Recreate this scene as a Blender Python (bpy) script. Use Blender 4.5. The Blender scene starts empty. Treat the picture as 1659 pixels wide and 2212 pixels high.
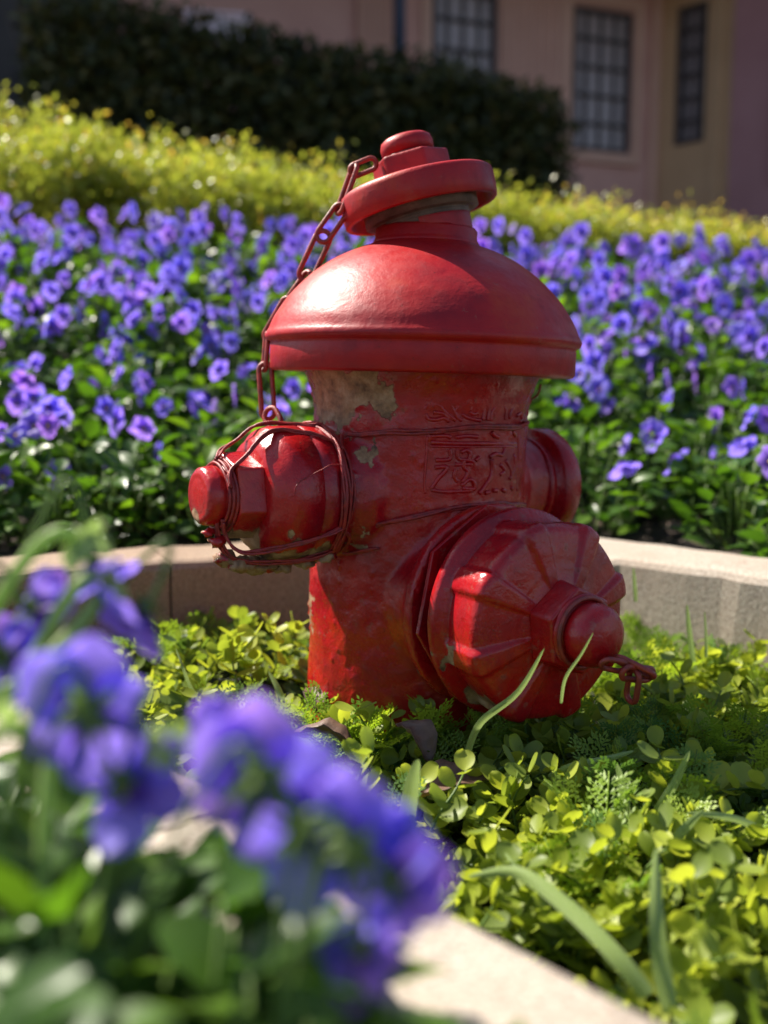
import bpy, math, random
import numpy as np
from mathutils import Vector, Matrix, noise as mnoise

random.seed(7)
rng = np.random.default_rng(7)
R = math.radians
sc = bpy.context.scene
COL = sc.collection

# ------------------------------------------------------------------ camera
F, CXP, CYP, PITCH, CH = 2200.0, 829.5, 1106.0, R(7.0), 0.33
cam_d = bpy.data.cameras.new('camera')
cam = bpy.data.objects.new('camera', cam_d)
COL.objects.link(cam)
cam.location = (0, 0, CH)
cam.rotation_euler = (R(90) - PITCH, 0, 0)
cam_d.sensor_fit = 'VERTICAL'
cam_d.sensor_height = 36
cam_d.lens = 36 * F / 2212
cam_d.clip_start = 0.01
cam_d.clip_end = 500
cam_d.dof.use_dof = True
cam_d.dof.focus_distance = 0.72
cam_d.dof.aperture_fstop = 4.0
cam_d.dof.aperture_blades = 0
sc.camera = cam

# ------------------------------------------------------------------ light
SUN_EL, SUN_AZ = R(48), R(-58)          # azimuth from +Y towards +X
world = bpy.data.worlds.new('World')
sc.world = world
world.use_nodes = True
wn = world.node_tree
bg = wn.nodes['Background']
sky = wn.nodes.new('ShaderNodeTexSky')
sky.sky_type = 'NISHITA'
sky.sun_disc = False
sky.sun_elevation = SUN_EL
sky.sun_rotation = SUN_AZ % (2 * math.pi)
wn.links.new(sky.outputs[0], bg.inputs[0])
bg.inputs[1].default_value = 0.070
sun_d = bpy.data.lights.new('sun', 'SUN')
sun = bpy.data.objects.new('sun', sun_d)
COL.objects.link(sun)
sun_d.energy = 5.0
sun_d.angle = R(0.6)
sun_d.color = (1.0, 0.93, 0.82)
sdir = Vector((math.sin(SUN_AZ) * math.cos(SUN_EL), math.cos(SUN_AZ) * math.cos(SUN_EL), math.sin(SUN_EL)))
sun.rotation_euler = (-sdir).to_track_quat('-Z', 'Y').to_euler()
sun.location = sdir * 20
sc.view_settings.view_transform = 'Standard'
sc.view_settings.look = 'None'
sc.view_settings.exposure = 1.22
sc.view_settings.gamma = 1
sc.view_settings.use_curve_mapping = False
sc.cycles.use_denoising = True
sc.cycles.max_bounces = 8
sc.cycles.transmission_bounces = 6
sc.cycles.sample_clamp_indirect = 6

# ------------------------------------------------------------------ pixel to place helpers (photograph frame 1659 x 2212)
def ray(px, py):
    a, b = (px - CXP) / F, (CYP - py) / F
    return Vector((a, math.cos(PITCH) + b * math.sin(PITCH), -math.sin(PITCH) + b * math.cos(PITCH)))
def at(px, py, y):
    d = ray(px, py)
    return Vector((0, 0, CH)) + d * (y / d.y)
def onz(px, py, z):
    d = ray(px, py)
    return Vector((0, 0, CH)) + d * ((z - CH) / d.z)

# ------------------------------------------------------------------ object helpers
def link(o, parent=None):
    COL.objects.link(o)
    if parent is not None:
        o.parent = parent
    return o
def tag(o, label=None, cat=None, group=None, kind=None):
    if label: o['label'] = label
    if cat: o['category'] = cat
    if group: o['group'] = group
    if kind: o['kind'] = kind
    return o
def empty(name, loc, label, cat, group=None, rot=(0, 0, 0)):
    o = bpy.data.objects.new(name, None)
    o.empty_display_size = 0.02
    link(o)
    o.location = loc
    o.rotation_euler = rot
    return tag(o, label, cat, group)

class MB:
    """collects vertices and faces, then links them as ONE mesh object"""
    def __init__(s):
        s.V, s.Fc, s.M, s.T, s.n = [], [], [], [], 0
    def add(s, V, Fa, mat=0, tint=0.5):
        V = np.asarray(V, dtype=float).reshape(-1, 3)
        s.V.append(V)
        for f in Fa:
            s.Fc.append([i + s.n for i in f])
            s.M.append(mat)
        s.T.append(np.full(len(V), tint) if np.isscalar(tint) else np.asarray(tint, float))
        s.n += len(V)
        return s
    def mesh(s, name, mats, smooth=True):
        V = np.concatenate(s.V)
        me = bpy.data.meshes.new(name)
        me.from_pydata(V.tolist(), [], s.Fc)
        for m in mats: me.materials.append(m)
        me.polygons.foreach_set('material_index', s.M)
        me.polygons.foreach_set('use_smooth', [smooth] * len(s.Fc))
        a = me.attributes.new('tint', 'FLOAT', 'POINT')
        a.data.foreach_set('value', np.concatenate(s.T).astype(np.float32))
        me.update()
        return me
    def build(s, name, mats, parent=None, smooth=True, loc=None):
        if not isinstance(mats, (list, tuple)): mats = [mats]
        o = bpy.data.objects.new(name, s.mesh(name, mats, smooth))
        link(o, parent)
        if loc is not None: o.location = loc
        return o

def fast_mesh(name, tmpl, Mx, T, tint, mats):
    """many placed copies of a small template in one mesh; tmpl = (V, faces, matidx)"""
    V, Fa, mi = tmpl
    n, k = len(Mx), len(V)
    P = (np.einsum('nij,kj->nki', Mx, V) + T[:, None, :]).reshape(-1, 3)
    tot = np.array([len(f) for f in Fa])
    flat = np.concatenate([np.array(f) for f in Fa])
    loops = (flat[None, :] + (np.arange(n) * k)[:, None]).ravel()
    tots = np.tile(tot, n)
    me = bpy.data.meshes.new(name)
    me.vertices.add(len(P)); me.vertices.foreach_set('co', P.ravel())
    me.loops.add(len(loops)); me.loops.foreach_set('vertex_index', loops)
    me.polygons.add(len(tots))
    me.polygons.foreach_set('loop_start', np.concatenate([[0], np.cumsum(tots)[:-1]]))
    me.polygons.foreach_set('loop_total', tots)
    for m in mats: me.materials.append(m)
    me.polygons.foreach_set('material_index', np.tile(np.array(mi), n))
    me.polygons.foreach_set('use_smooth', np.ones(len(tots), bool))
    me.update(calc_edges=True)
    a = me.attributes.new('tint', 'FLOAT', 'POINT')
    a.data.foreach_set('value', np.repeat(tint, k).astype(np.float32))
    return me

def rotmats(d, n):
    """columns: side, along, normal for arrays of along-directions d and rough normals n"""
    d = d / np.linalg.norm(d, axis=1, keepdims=True)
    s = np.cross(d, n); s /= np.linalg.norm(s, axis=1, keepdims=True) + 1e-9
    nn = np.cross(s, d)
    return np.stack([s, d, nn], axis=2)

def frame(axis):
    a = Vector(axis).normalized()
    u = Vector((0, 0, 1)) if abs(a.z) < 0.9 else Vector((0, 1, 0))
    e2 = a.cross(u).normalized()
    e1 = e2.cross(a).normalized()
    return a, e1, e2

def lathe(mb, prof, o, axis, seg=64, mat=0, tint=0.5, cap=True, rfun=None, flat=None):
    o = Vector(o); a, e1, e2 = frame(axis)
    V = []
    for i, (s, r) in enumerate(prof):
        for k in range(seg):
            t = 2 * math.pi * k / seg
            rr = rfun(t, s, r, i) if rfun else r
            V.append(o + a * s + e1 * (rr * math.cos(t)) + e2 * (rr * math.sin(t)))
    Fa = []
    for i in range(len(prof) - 1):
        for k in range(seg):
            k2 = (k + 1) % seg
            Fa.append((i * seg + k, i * seg + k2, (i + 1) * seg + k2, (i + 1) * seg + k))
    if cap:
        Fa.append(tuple(range(seg - 1, -1, -1)))
        Fa.append(tuple((len(prof) - 1) * seg + k for k in range(seg)))
    mb.add(V, Fa, mat, tint)
    return mb

def smooth_path(pts, sub=6):
    pts = [Vector(p) for p in pts]
    out = []
    n = len(pts)
    for i in range(n - 1):
        p0, p1, p2, p3 = pts[max(i - 1, 0)], pts[i], pts[i + 1], pts[min(i + 2, n - 1)]
        for j in range(sub):
            t = j / sub
            out.append(0.5 * ((2 * p1) + (p2 - p0) * t + (2 * p0 - 5 * p1 + 4 * p2 - p3) * t * t + (3 * p1 - p0 - 3 * p2 + p3) * t ** 3))
    out.append(pts[-1])
    return out

def tube(mb, pts, r, seg=8, mat=0, tint=0.5, closed=False, rf=None):
    pts = [Vector(p) for p in pts]
    n = len(pts)
    V = []
    prev = None
    for i, p in enumerate(pts):
        if closed: t = pts[(i + 1) % n] - pts[(i - 1) % n]
        else: t = pts[min(i + 1, n - 1)] - pts[max(i - 1, 0)]
        if t.length < 1e-9: t = Vector((0, 0, 1))
        t.normalize()
        if prev is None:
            u = Vector((0, 0, 1)) if abs(t.z) < 0.9 else Vector((1, 0, 0))
            e = (u - t * u.dot(t)).normalized()
        else:
            e = (prev - t * prev.dot(t)).normalized()
        prev = e
        b = t.cross(e)
        rr = rf(i / (n - 1)) if rf else r
        for k in range(seg):
            a = 2 * math.pi * k / seg
            V.append(p + e * (rr * math.cos(a)) + b * (rr * math.sin(a)))
    Fa = []
    m = n if closed else n - 1
    for i in range(m):
        j = (i + 1) % n
        for k in range(seg):
            k2 = (k + 1) % seg
            Fa.append((i * seg + k, i * seg + k2, j * seg + k2, j * seg + k))
    if not closed:
        Fa.append(tuple(range(seg - 1, -1, -1)))
        Fa.append(tuple((n - 1) * seg + k for k in range(seg)))
    mb.add(V, Fa, mat, tint)
    return mb

def box(mb, o, u, v, w, mat=0, tint=0.5):
    """box with corner o and edge vectors u, v, w"""
    o, u, v, w = map(Vector, (o, u, v, w))
    V = [o, o + u, o + u + v, o + v, o + w, o + u + w, o + u + v + w, o + v + w]
    mb.add(V, [(0, 3, 2, 1), (4, 5, 6, 7), (0, 1, 5, 4), (1, 2, 6, 5), (2, 3, 7, 6), (3, 0, 4, 7)], mat, tint)
    return mb
def bevel(o, w=0.002, seg=2):
    m = o.modifiers.new('bevel', 'BEVEL'); m.width = w; m.segments = seg; m.limit_method = 'ANGLE'; m.angle_limit = R(35)
    return o

# ------------------------------------------------------------------ materials
class NT:
    def __init__(s, name):
        s.m = bpy.data.materials.new(name); s.m.use_nodes = True
        s.t = s.m.node_tree; s.N = s.t.nodes; s.L = s.t.links
        s.p = s.N['Principled BSDF']; s.out = s.N['Material Output']
    def n(s, typ, **kw):
        x = s.N.new(typ)
        for k, v in kw.items(): setattr(x, k, v)
        return x
    def l(s, a, b): s.L.new(a, b)
    def coord(s, kind='Object'):
        return s.n('ShaderNodeTexCoord').outputs[kind]
    def noise(s, scale, detail=4, rough=0.55, vec=None, dist=0):
        x = s.n('ShaderNodeTexNoise'); x.inputs['Scale'].default_value = scale
        x.inputs['Detail'].default_value = detail; x.inputs['Roughness'].default_value = rough
        x.inputs['Distortion'].default_value = dist
        if vec is not None: s.l(vec, x.inputs['Vector'])
        return x.outputs['Fac']
    def ramp(s, fac, stops, interp='LINEAR'):
        x = s.n('ShaderNodeValToRGB'); x.color_ramp.interpolation = interp
        e = x.color_ramp.elements
        while len(e) < len(stops): e.new(0.5)
        for i, (p, c) in enumerate(stops):
            e[i].position = p
            e[i].color = (c, c, c, 1) if np.isscalar(c) else (*c, 1)
        s.l(fac, x.inputs[0]); return x.outputs[0]
    def mix(s, fac, a, b, blend='MIX'):
        x = s.n('ShaderNodeMix', data_type='RGBA', blend_type=blend)
        for v, i in ((fac, 0), (a, 6), (b, 7)):
            if hasattr(v, 'links') or isinstance(v, bpy.types.NodeSocket): s.l(v, x.inputs[i])
            elif i == 0: x.inputs[0].default_value = v
            else: x.inputs[i].default_value = (*v, 1)
        return x.outputs[2]
    def math(s, op, a, b=None, c=None, clamp=False):
        x = s.n('ShaderNodeMath', operation=op, use_clamp=clamp)
        for i, v in enumerate((a, b, c)):
            if v is None: continue
            if isinstance(v, bpy.types.NodeSocket): s.l(v, x.inputs[i])
            else: x.inputs[i].default_value = v
        return x.outputs[0]
    def bump(s, h, strength, dist=0.001, normal=None):
        x = s.n('ShaderNodeBump'); x.inputs['Strength'].default_value = strength
        x.inputs['Distance'].default_value = dist
        s.l(h, x.inputs['Height'])
        if normal is not None: s.l(normal, x.inputs['Normal'])
        return x.outputs[0]
    def attr(s, name='tint'):
        return s.n('ShaderNodeAttribute', attribute_name=name).outputs['Fac']

def m_paint(name, chips, rough=0.2, worn=0.0, bmp=0.85):
    t = NT(name); co = t.coord()
    n1 = t.noise(14, 4, 0.6, co); n2 = t.noise(60, 5, 0.65, co); n3 = t.noise(260, 3, 0.6, co)
    red = t.ramp(n1, [(0.28, (0.17, 0.002, 0.008)), (0.45, (0.32, 0.003, 0.008)), (0.58, (0.40, 0.006, 0.007)), (0.74, (0.45, 0.036, 0.006))])
    red = t.mix(t.ramp(n2, [(0.55, 0.0), (0.75, 0.55)]), red, (0.17, 0.005, 0.012))
    n4 = t.noise(33, 7, 0.75, co, 0.6)
    red = t.mix(t.ramp(n4, [(0.60, 0.0), (0.70, 0.35)]), red, (0.40, 0.05, 0.045))
    red = t.mix(t.ramp(t.noise(420, 3, 0.7, co), [(0.66, 0.0), (0.72, 0.8)]), red, (0.05, 0.012, 0.01))
    best = None
    dn = t.n('ShaderNodeVectorMath', operation='ADD')
    nv = t.n('ShaderNodeTexNoise'); nv.inputs['Scale'].default_value = 45; nv.inputs['Detail'].default_value = 8
    t.l(co, nv.inputs['Vector'])
    sb = t.n('ShaderNodeVectorMath', operation='SUBTRACT'); t.l(nv.outputs['Color'], sb.inputs[0]); sb.inputs[1].default_value = (0.5, 0.5, 0.5)
    scl = t.n('ShaderNodeVectorMath', operation='SCALE'); t.l(sb.outputs[0], scl.inputs[0]); scl.inputs['Scale'].default_value = 0.07
    t.l(co, dn.inputs[0]); t.l(scl.outputs[0], dn.inputs[1])
    for c, r in chips:
        d = t.n('ShaderNodeVectorMath', operation='DISTANCE'); t.l(dn.outputs[0], d.inputs[0]); d.inputs[1].default_value = c
        v = t.math('SUBTRACT', 1.0, t.math('DIVIDE', d.outputs['Value'], r))
        best = v if best is None else t.math('MAXIMUM', best, v)
    g = t.math('SUBTRACT', t.noise(95, 6, 0.7, co), 0.71 - worn)
    best = g if best is None else t.math('MAXIMUM', best, g)
    mask = t.ramp(best, [(0.0, 0.0), (0.035, 1.0)])
    under = t.ramp(t.noise(70, 5, 0.7, co), [(0.3, (0.07, 0.026, 0.012)), (0.5, (0.27, 0.145, 0.07)), (0.7, (0.42, 0.27, 0.16))])
    ring = t.ramp(best, [(-0.0, 0.0), (0.02, 1.0)])
    edge = t.math('MULTIPLY', t.ramp(t.math('ADD', best, 0.10), [(0.0, 0.0), (0.05, 1.0)]), 0.55)
    redp = t.mix(edge, red, (0.30, 0.07, 0.05))
    t.l(t.mix(mask, redp, under), t.p.inputs['Base Color'])
    rr = t.ramp(n2, [(0.3, rough), (0.7, rough + 0.18)])
    t.l(t.math('ADD', rr, t.math('MULTIPLY', mask, 0.35)), t.p.inputs['Roughness'])
    t.p.inputs['Specular IOR Level'].default_value = 0.5
    b1 = t.bump(n2, bmp, 0.0016)
    b2 = t.bump(n3, 0.35, 0.0004, b1)
    b3 = t.bump(mask, 1.0, -0.0010, b2)
    t.l(b3, t.p.inputs['Normal'])
    return t.m

def m_leaf(name, cols, trans, rough=0.45, tw=0.45, use_tint=True, spec=0.4, scale=900):
    t = NT(name)
    if use_tint: f = t.attr()
    else:
        oi = t.n('ShaderNodeObjectInfo'); f = oi.outputs['Random']
    nz = t.noise(scale, 2, 0.5, t.coord())
    f2 = t.math('ADD', f, t.math('MULTIPLY', t.math('SUBTRACT', nz, 0.5), 0.35), clamp=True)
    k = len(cols)
    c = t.ramp(f2, [(i / (k - 1), cc) for i, cc in enumerate(cols)])
    t.l(c, t.p.inputs['Base Color'])
    t.p.inputs['Roughness'].default_value = rough
    t.p.inputs['Specular IOR Level'].default_value = spec
    tr = t.n('ShaderNodeBsdfTranslucent')
    t.l(t.mix(1.0, c, trans, 'MULTIPLY'), tr.inputs[0])
    mx = t.n('ShaderNodeMixShader'); mx.inputs[0].default_value = tw
    t.l(t.p.outputs[0], mx.inputs[1]); t.l(tr.outputs[0], mx.inputs[2]); t.l(mx.outputs[0], t.out.inputs[0])
    return t.m

def m_plain(name, c1, c2, scale=30, rough=0.7, bump=0.3, bd=0.002, spec=0.5, detail=5, metal=0):
    t = NT(name); co = t.coord()
    n = t.noise(scale, detail, 0.6, co)
    t.l(t.ramp(n, [(0.32, c1), (0.68, c2)]), t.p.inputs['Base Color'])
    t.p.inputs['Roughness'].default_value = rough
    t.p.inputs['Specular IOR Level'].default_value = spec
    t.p.inputs['Metallic'].default_value = metal
    if bump: t.l(t.bump(t.noise(scale * 4, 6, 0.7, co), bump, bd), t.p.inputs['Normal'])
    return t.m

def m_granite(name, shade_tint=False):
    t = NT(name); co = t.coord()
    a = t.noise(380, 3, 0.7, co); b = t.noise(9, 4, 0.6, co)
    c = t.ramp(a, [(0.32, (0.16, 0.12, 0.09)), (0.45, (0.34, 0.28, 0.225)), (0.6, (0.45, 0.39, 0.32)), (0.75, (0.58, 0.53, 0.46))])
    c = t.mix(t.ramp(b, [(0.4, 0.0), (0.75, 0.5)]), c, (0.30, 0.21, 0.15))
    if shade_tint: c = t.mix(0.75, c, (0.62, 0.46, 0.34), 'MULTIPLY')  # even brown multiply puts the back-left kerb's shade into the colour
    c = t.mix(t.ramp(t.noise(26, 6, 0.7, co), [(0.56, 0.0), (0.72, 0.45)]), c, (0.16, 0.12, 0.09))
    t.l(c, t.p.inputs['Base Color'])
    t.p.inputs['Roughness'].default_value = 0.8
    t.l(t.bump(t.noise(160, 6, 0.7, co), 0.6, 0.0012), t.p.inputs['Normal'])
    return t.m

def m_soil():
    t = NT('soil'); co = t.coord()
    c = t.ramp(t.noise(60, 8, 0.75, co), [(0.3, (0.012, 0.008, 0.006)), (0.5, (0.035, 0.022, 0.015)), (0.72, (0.09, 0.06, 0.04))])
    t.l(c, t.p.inputs['Base Color']); t.p.inputs['Roughness'].default_value = 0.95
    t.l(t.bump(t.noise(90, 8, 0.75, co), 1.0, 0.012), t.p.inputs['Normal'])
    return t.m

MAT = {}
MAT['granite'] = m_granite('granite kerb'); MAT['granite_shaded'] = m_granite('brown shaded kerb stone', True)  # second copy browned all over for shade, with some soil stain
MAT['soil'] = m_soil()
MAT['viola_leaf'] = m_leaf('viola leaf', [(0.022, 0.055, 0.012), (0.055, 0.125, 0.016), (0.12, 0.21, 0.022)], (1.6, 1.7, 0.5), 0.36, 0.42)
MAT['viola_stem'] = m_leaf('viola stem', [(0.10, 0.17, 0.04), (0.16, 0.24, 0.06)], (1.3, 1.4, 0.7), 0.4, 0.3)
MAT['sepal'] = m_leaf('pale sepals', [(0.26, 0.38, 0.10), (0.42, 0.52, 0.22)], (1.3, 1.4, 0.9), 0.45, 0.4)
MAT['round_leaf'] = m_leaf('round artificial leaf', [(0.06, 0.11, 0.025), (0.18, 0.24, 0.03), (0.36, 0.40, 0.05)], (1.6, 1.55, 0.8), 0.5, 0.46, scale=350)
MAT['round_leaf_single'] = m_leaf('round artificial leaf on sprig', [(0.15, 0.21, 0.04), (0.27, 0.33, 0.04), (0.38, 0.43, 0.06)], (1.6, 1.55, 0.8), 0.46, 0.46, use_tint=False, scale=350)
MAT['fern'] = m_leaf('fern leaf', [(0.07, 0.16, 0.05), (0.20, 0.31, 0.035), (0.32, 0.42, 0.04)], (1.5, 1.5, 0.7), 0.45, 0.42)
MAT['gold'] = m_leaf('golden shrub leaf', [(0.13, 0.18, 0.03), (0.25, 0.30, 0.05), (0.40, 0.43, 0.08), (0.48, 0.30, 0.08)], (1.5, 1.45, 0.7), 0.32, 0.46, spec=0.6)
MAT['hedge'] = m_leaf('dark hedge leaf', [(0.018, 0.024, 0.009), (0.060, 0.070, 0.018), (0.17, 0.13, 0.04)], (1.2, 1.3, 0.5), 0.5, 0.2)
MAT['bark'] = m_plain('bark', (0.035, 0.024, 0.016), (0.10, 0.07, 0.05), 40, 0.9, 0.6)
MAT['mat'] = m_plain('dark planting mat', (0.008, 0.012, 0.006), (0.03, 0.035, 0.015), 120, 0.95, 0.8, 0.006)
MAT['dry'] = m_plain('dry brown leaf', (0.06, 0.03, 0.02), (0.15, 0.08, 0.05), 80, 0.55, 0.4, 0.001)

def m_petal():
    t = NT('violet petal')
    tt = t.attr()                                   # 0 at the throat, 1 at the rim
    oi = t.n('ShaderNodeObjectInfo')
    rim = t.ramp(oi.outputs['Random'], [(0.0, (0.23, 0.20, 0.80)), (0.6, (0.31, 0.22, 0.82)), (1.0, (0.42, 0.21, 0.78))])
    c = t.mix(t.ramp(tt, [(0.12, 1.0), (0.4, 0.0)]), rim, (0.06, 0.012, 0.26))
    nz = t.noise(500, 3, 0.6, t.coord())
    c = t.mix(t.ramp(nz, [(0.4, 0.0), (0.8, 0.3)]), c, (0.08, 0.04, 0.42))
    t.l(c, t.p.inputs['Base Color']); t.p.inputs['Roughness'].default_value = 0.55
    t.p.inputs['Sheen Weight'].default_value = 0.15
    tr = t.n('ShaderNodeBsdfTranslucent'); t.l(t.mix(1.0, c, (1.35, 1.25, 1.3), 'MULTIPLY'), tr.inputs[0])
    mx = t.n('ShaderNodeMixShader'); mx.inputs[0].default_value = 0.5
    t.l(t.p.outputs[0], mx.inputs[1]); t.l(tr.outputs[0], mx.inputs[2]); t.l(mx.outputs[0], t.out.inputs[0])
    return t.m
MAT['petal'] = m_petal()
MAT['eye'] = m_plain('viola eye', (0.75, 0.45, 0.03), (0.85, 0.6, 0.08), 50, 0.6, 0)
def m_blade():
    t = NT('striped grass blade')
    w = t.n('ShaderNodeTexWave'); w.wave_type = 'BANDS'; w.bands_direction = 'X'
    uv = t.n('ShaderNodeAttribute', attribute_name='tint').outputs['Fac']
    s = t.math('SINE', t.math('MULTIPLY', uv, 40.0))
    c = t.mix(t.ramp(s, [(0.35, 0.0), (0.8, 1.0)]), (0.22, 0.33, 0.06), (0.48, 0.55, 0.26))
    t.l(c, t.p.inputs['Base Color']); t.p.inputs['Roughness'].default_value = 0.35
    tr = t.n('ShaderNodeBsdfTranslucent'); t.l(c, tr.inputs[0])
    mx = t.n('ShaderNodeMixShader'); mx.inputs[0].default_value = 0.35
    t.l(t.p.outputs[0], mx.inputs[1]); t.l(tr.outputs[0], mx.inputs[2]); t.l(mx.outputs[0], t.out.inputs[0])
    return t.m
MAT['blade'] = m_blade()

# ------------------------------------------------------------------ the planter outline and the terrain
INNER = [Vector(p) for p in ((-0.52, 0.94), (0.127, 1.233), (1.25, 0.12), (1.25, -0.8), (1.10, -0.82))]
# near side runs from (-0.52,0.94) through (0.022,0.368) and (0.083,0.296)
NEAR_A, NEAR_B = Vector((-0.52, 0.94)), Vector((1.10, -0.82))
P2 = [np.array((p.x, p.y)) for p in INNER]
def sdist(x, y):
    """signed distance to the planter outline, negative inside (numpy arrays)"""
    x = np.asarray(x, float); y = np.asarray(y, float)
    d = np.full(x.shape, 1e9); inside = np.zeros(x.shape, bool)
    n = len(P2)
    for i in range(n):
        a, b = P2[i], P2[(i + 1) % n]
        ex, ey = b - a
        t = np.clip(((x - a[0]) * ex + (y - a[1]) * ey) / (ex * ex + ey * ey), 0, 1)
        d = np.minimum(d, np.hypot(x - a[0] - ex * t, y - a[1] - ey * t))
        c = ((a[1] > y) != (b[1] > y)) & (x < (b[0] - a[0]) * (y - a[1]) / (b[1] - a[1] + 1e-12) + a[0])
        inside ^= c
    return np.where(inside, -d, d)
HY = [0, 1.32, 1.6, 1.9, 2.3, 2.7, 3.2, 4.5, 8, 20, 300]
HZ = [0.12, 0.125, 0.205, 0.335, 0.50, 0.63, 0.74, 1.0, 1.45, 1.6, 1.6]
def bed_z(x, y):
    z = np.interp(y, HY, HZ)
    return z - 0.05 * np.clip(x, -3, 3) * np.clip((np.asarray(y) - 1.3) / 1.2, 0, 1)
def gz(x, y):
    s = sdist(x, y)
    f = np.clip((s - 0.03) / 0.05, 0, 1)
    return bed_z(x, y) * f + (-0.01) * (1 - f)

def axisvals(lo, hi, fine_lo, fine_hi, step):
    a = list(np.arange(fine_lo, fine_hi, step))
    x, s = fine_lo, step
    left = []
    while x > lo:
        s *= 1.35; x -= s; left.append(x)
    x, s = a[-1], step
    right = []
    while x < hi:
        s *= 1.35; x += s; right.append(x)
    return np.array(left[::-1] + a + right)
gx = axisvals(-150, 150, -1.4, 1.6, 0.022)
gy = axisvals(-60, 300, -0.1, 3.6, 0.022)
XX, YY = np.meshgrid(gx, gy)
ZZ = gz(XX, YY)
bump_f = np.array([[mnoise.noise(Vector((x * 14, y * 14, 0))) for x in gx] for y in gy])
near = (np.abs(XX) < 4) & (YY < 6)
ZZ = ZZ + bump_f * 0.010 * near
mb = MB()
nx, ny = len(gx), len(gy)
Vg = np.stack([XX.ravel(), YY.ravel(), ZZ.ravel()], 1)
Fg = [(j * nx + i, j * nx + i + 1, (j + 1) * nx + i + 1, (j + 1) * nx + i) for j in range(ny - 1) for i in range(nx - 1)]
mb.add(Vg, Fg)
tag(mb.build('ground', MAT['soil']), kind='structure')

# stone kerbs round the planter: real slabs with rounded arrises
KT, KW = 0.145, 0.115
def kerb(a, b, label, ext0=0.0, ext1=0.0, joint=(), KW=KW, mat='granite'):
    """slab along a-b, inner edge on the line, body on the outer (left of b-a is inside or outside per sign)"""
    a, b = Vector((*a, 0)), Vector((*b, 0))
    d = (b - a).normalized(); out = Vector((d.y, -d.x, 0))
    mid = (a + b) / 2 + out * 0.02
    if float(sdist(np.array([mid.x]), np.array([mid.y]))[0]) < 0: out = -out
    a = a - d * ext0; b = b + d * ext1
    L = (b - a).length
    root = empty('stone_kerb', (a.x, a.y, 0), label, 'kerb')
    cuts = [0] + list(joint) + [L]
    for i in range(len(cuts) - 1):
        n = max(4, int((cuts[i + 1] - cuts[i]) / 0.02))
        m = MB()
        V, Fa = [], []
        w = 4
        prof = [(0, -0.06), (0, KT - 0.009), (0.003, KT - 0.003), (0.009, KT), (KW - 0.010, KT), (KW - 0.003, KT - 0.003), (KW, KT - 0.010), (KW, -0.06)]
        s0, s1 = cuts[i] + 0.0012, cuts[i + 1] - 0.0012
        for k in range(n + 1):
            s = s0 + (s1 - s0) * k / n
            for q, (u, z) in enumerate(prof):
                p = a + d * s + out * u
                w1 = mnoise.noise(Vector((p.x * 22, p.y * 22, z * 30))) * 0.0022 - max(0.0, mnoise.noise(Vector((p.x * 55, p.y * 55, 3))) - 0.25) * 0.010 * (q in (1, 2, 3))
                V.append(p + out * w1 + Vector((0, 0, z + (w1 * 0.8 if z > 0 else 0))) - Vector((a.x, a.y, 0)))
        c = len(prof)
        for k in range(n):
            for q in range(c - 1):
                Fa.append((k * c + q, k * c + q + 1, (k + 1) * c + q + 1, (k + 1) * c + q))
        Fa.append(tuple(range(c))); Fa.append(tuple(n * c + q for q in range(c - 1, -1, -1)))
        m.add(V, Fa)
        o = m.build('kerb_stone', MAT[mat], root, smooth=False)
    return root
# mitred visually by butting: the back-left slab runs past the corner, the others butt against it
kerb(INNER[0], INNER[1], 'pale stone kerb behind the hydrant on its left, its face in brown shade', 0.10, 0.0, (0.42,), mat='granite_shaded')
kerb(INNER[1], INNER[2], 'sunlit grey stone kerb behind the hydrant on its right', 0.055, 0.1, (0.62, 1.1))
kerb(NEAR_A, NEAR_B, 'blurred sunlit stone kerb in the foreground crossing to the bottom edge', -0.02, 0.0, (0.66, 1.3), KW=0.09)

# ------------------------------------------------------------------ fire hydrant
hyd = empty('fire_hydrant', (0.021, 0.85, 0.0), 'old red fire hydrant with chipped paint, capped nozzles, chains and a tilted top cap', 'fire hydrant', rot=(0, R(1.7), 0))
HM = Matrix.LocRotScale(hyd.location, hyd.rotation_euler, None)
HMi = HM.inverted()
BR = 0.088
def on_barrel(px, py, r=BR):
    """where the sight line through a photo point meets the barrel, in the hydrant's own coordinates"""
    o = HMi @ Vector((0, 0, CH)); e = HMi @ (Vector((0, 0, CH)) + ray(px, py)); d = e - o
    A = d.x ** 2 + d.y ** 2; B = 2 * (o.x * d.x + o.y * d.y); C = o.x ** 2 + o.y ** 2 - r * r
    D = B * B - 4 * A * C
    if D < 0: t = -B / (2 * A)
    else: t = (-B - math.sqrt(D)) / (2 * A)
    return o + d * t
def hloc(px, py, y):
    return HMi @ at(px, py, y)

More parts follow.
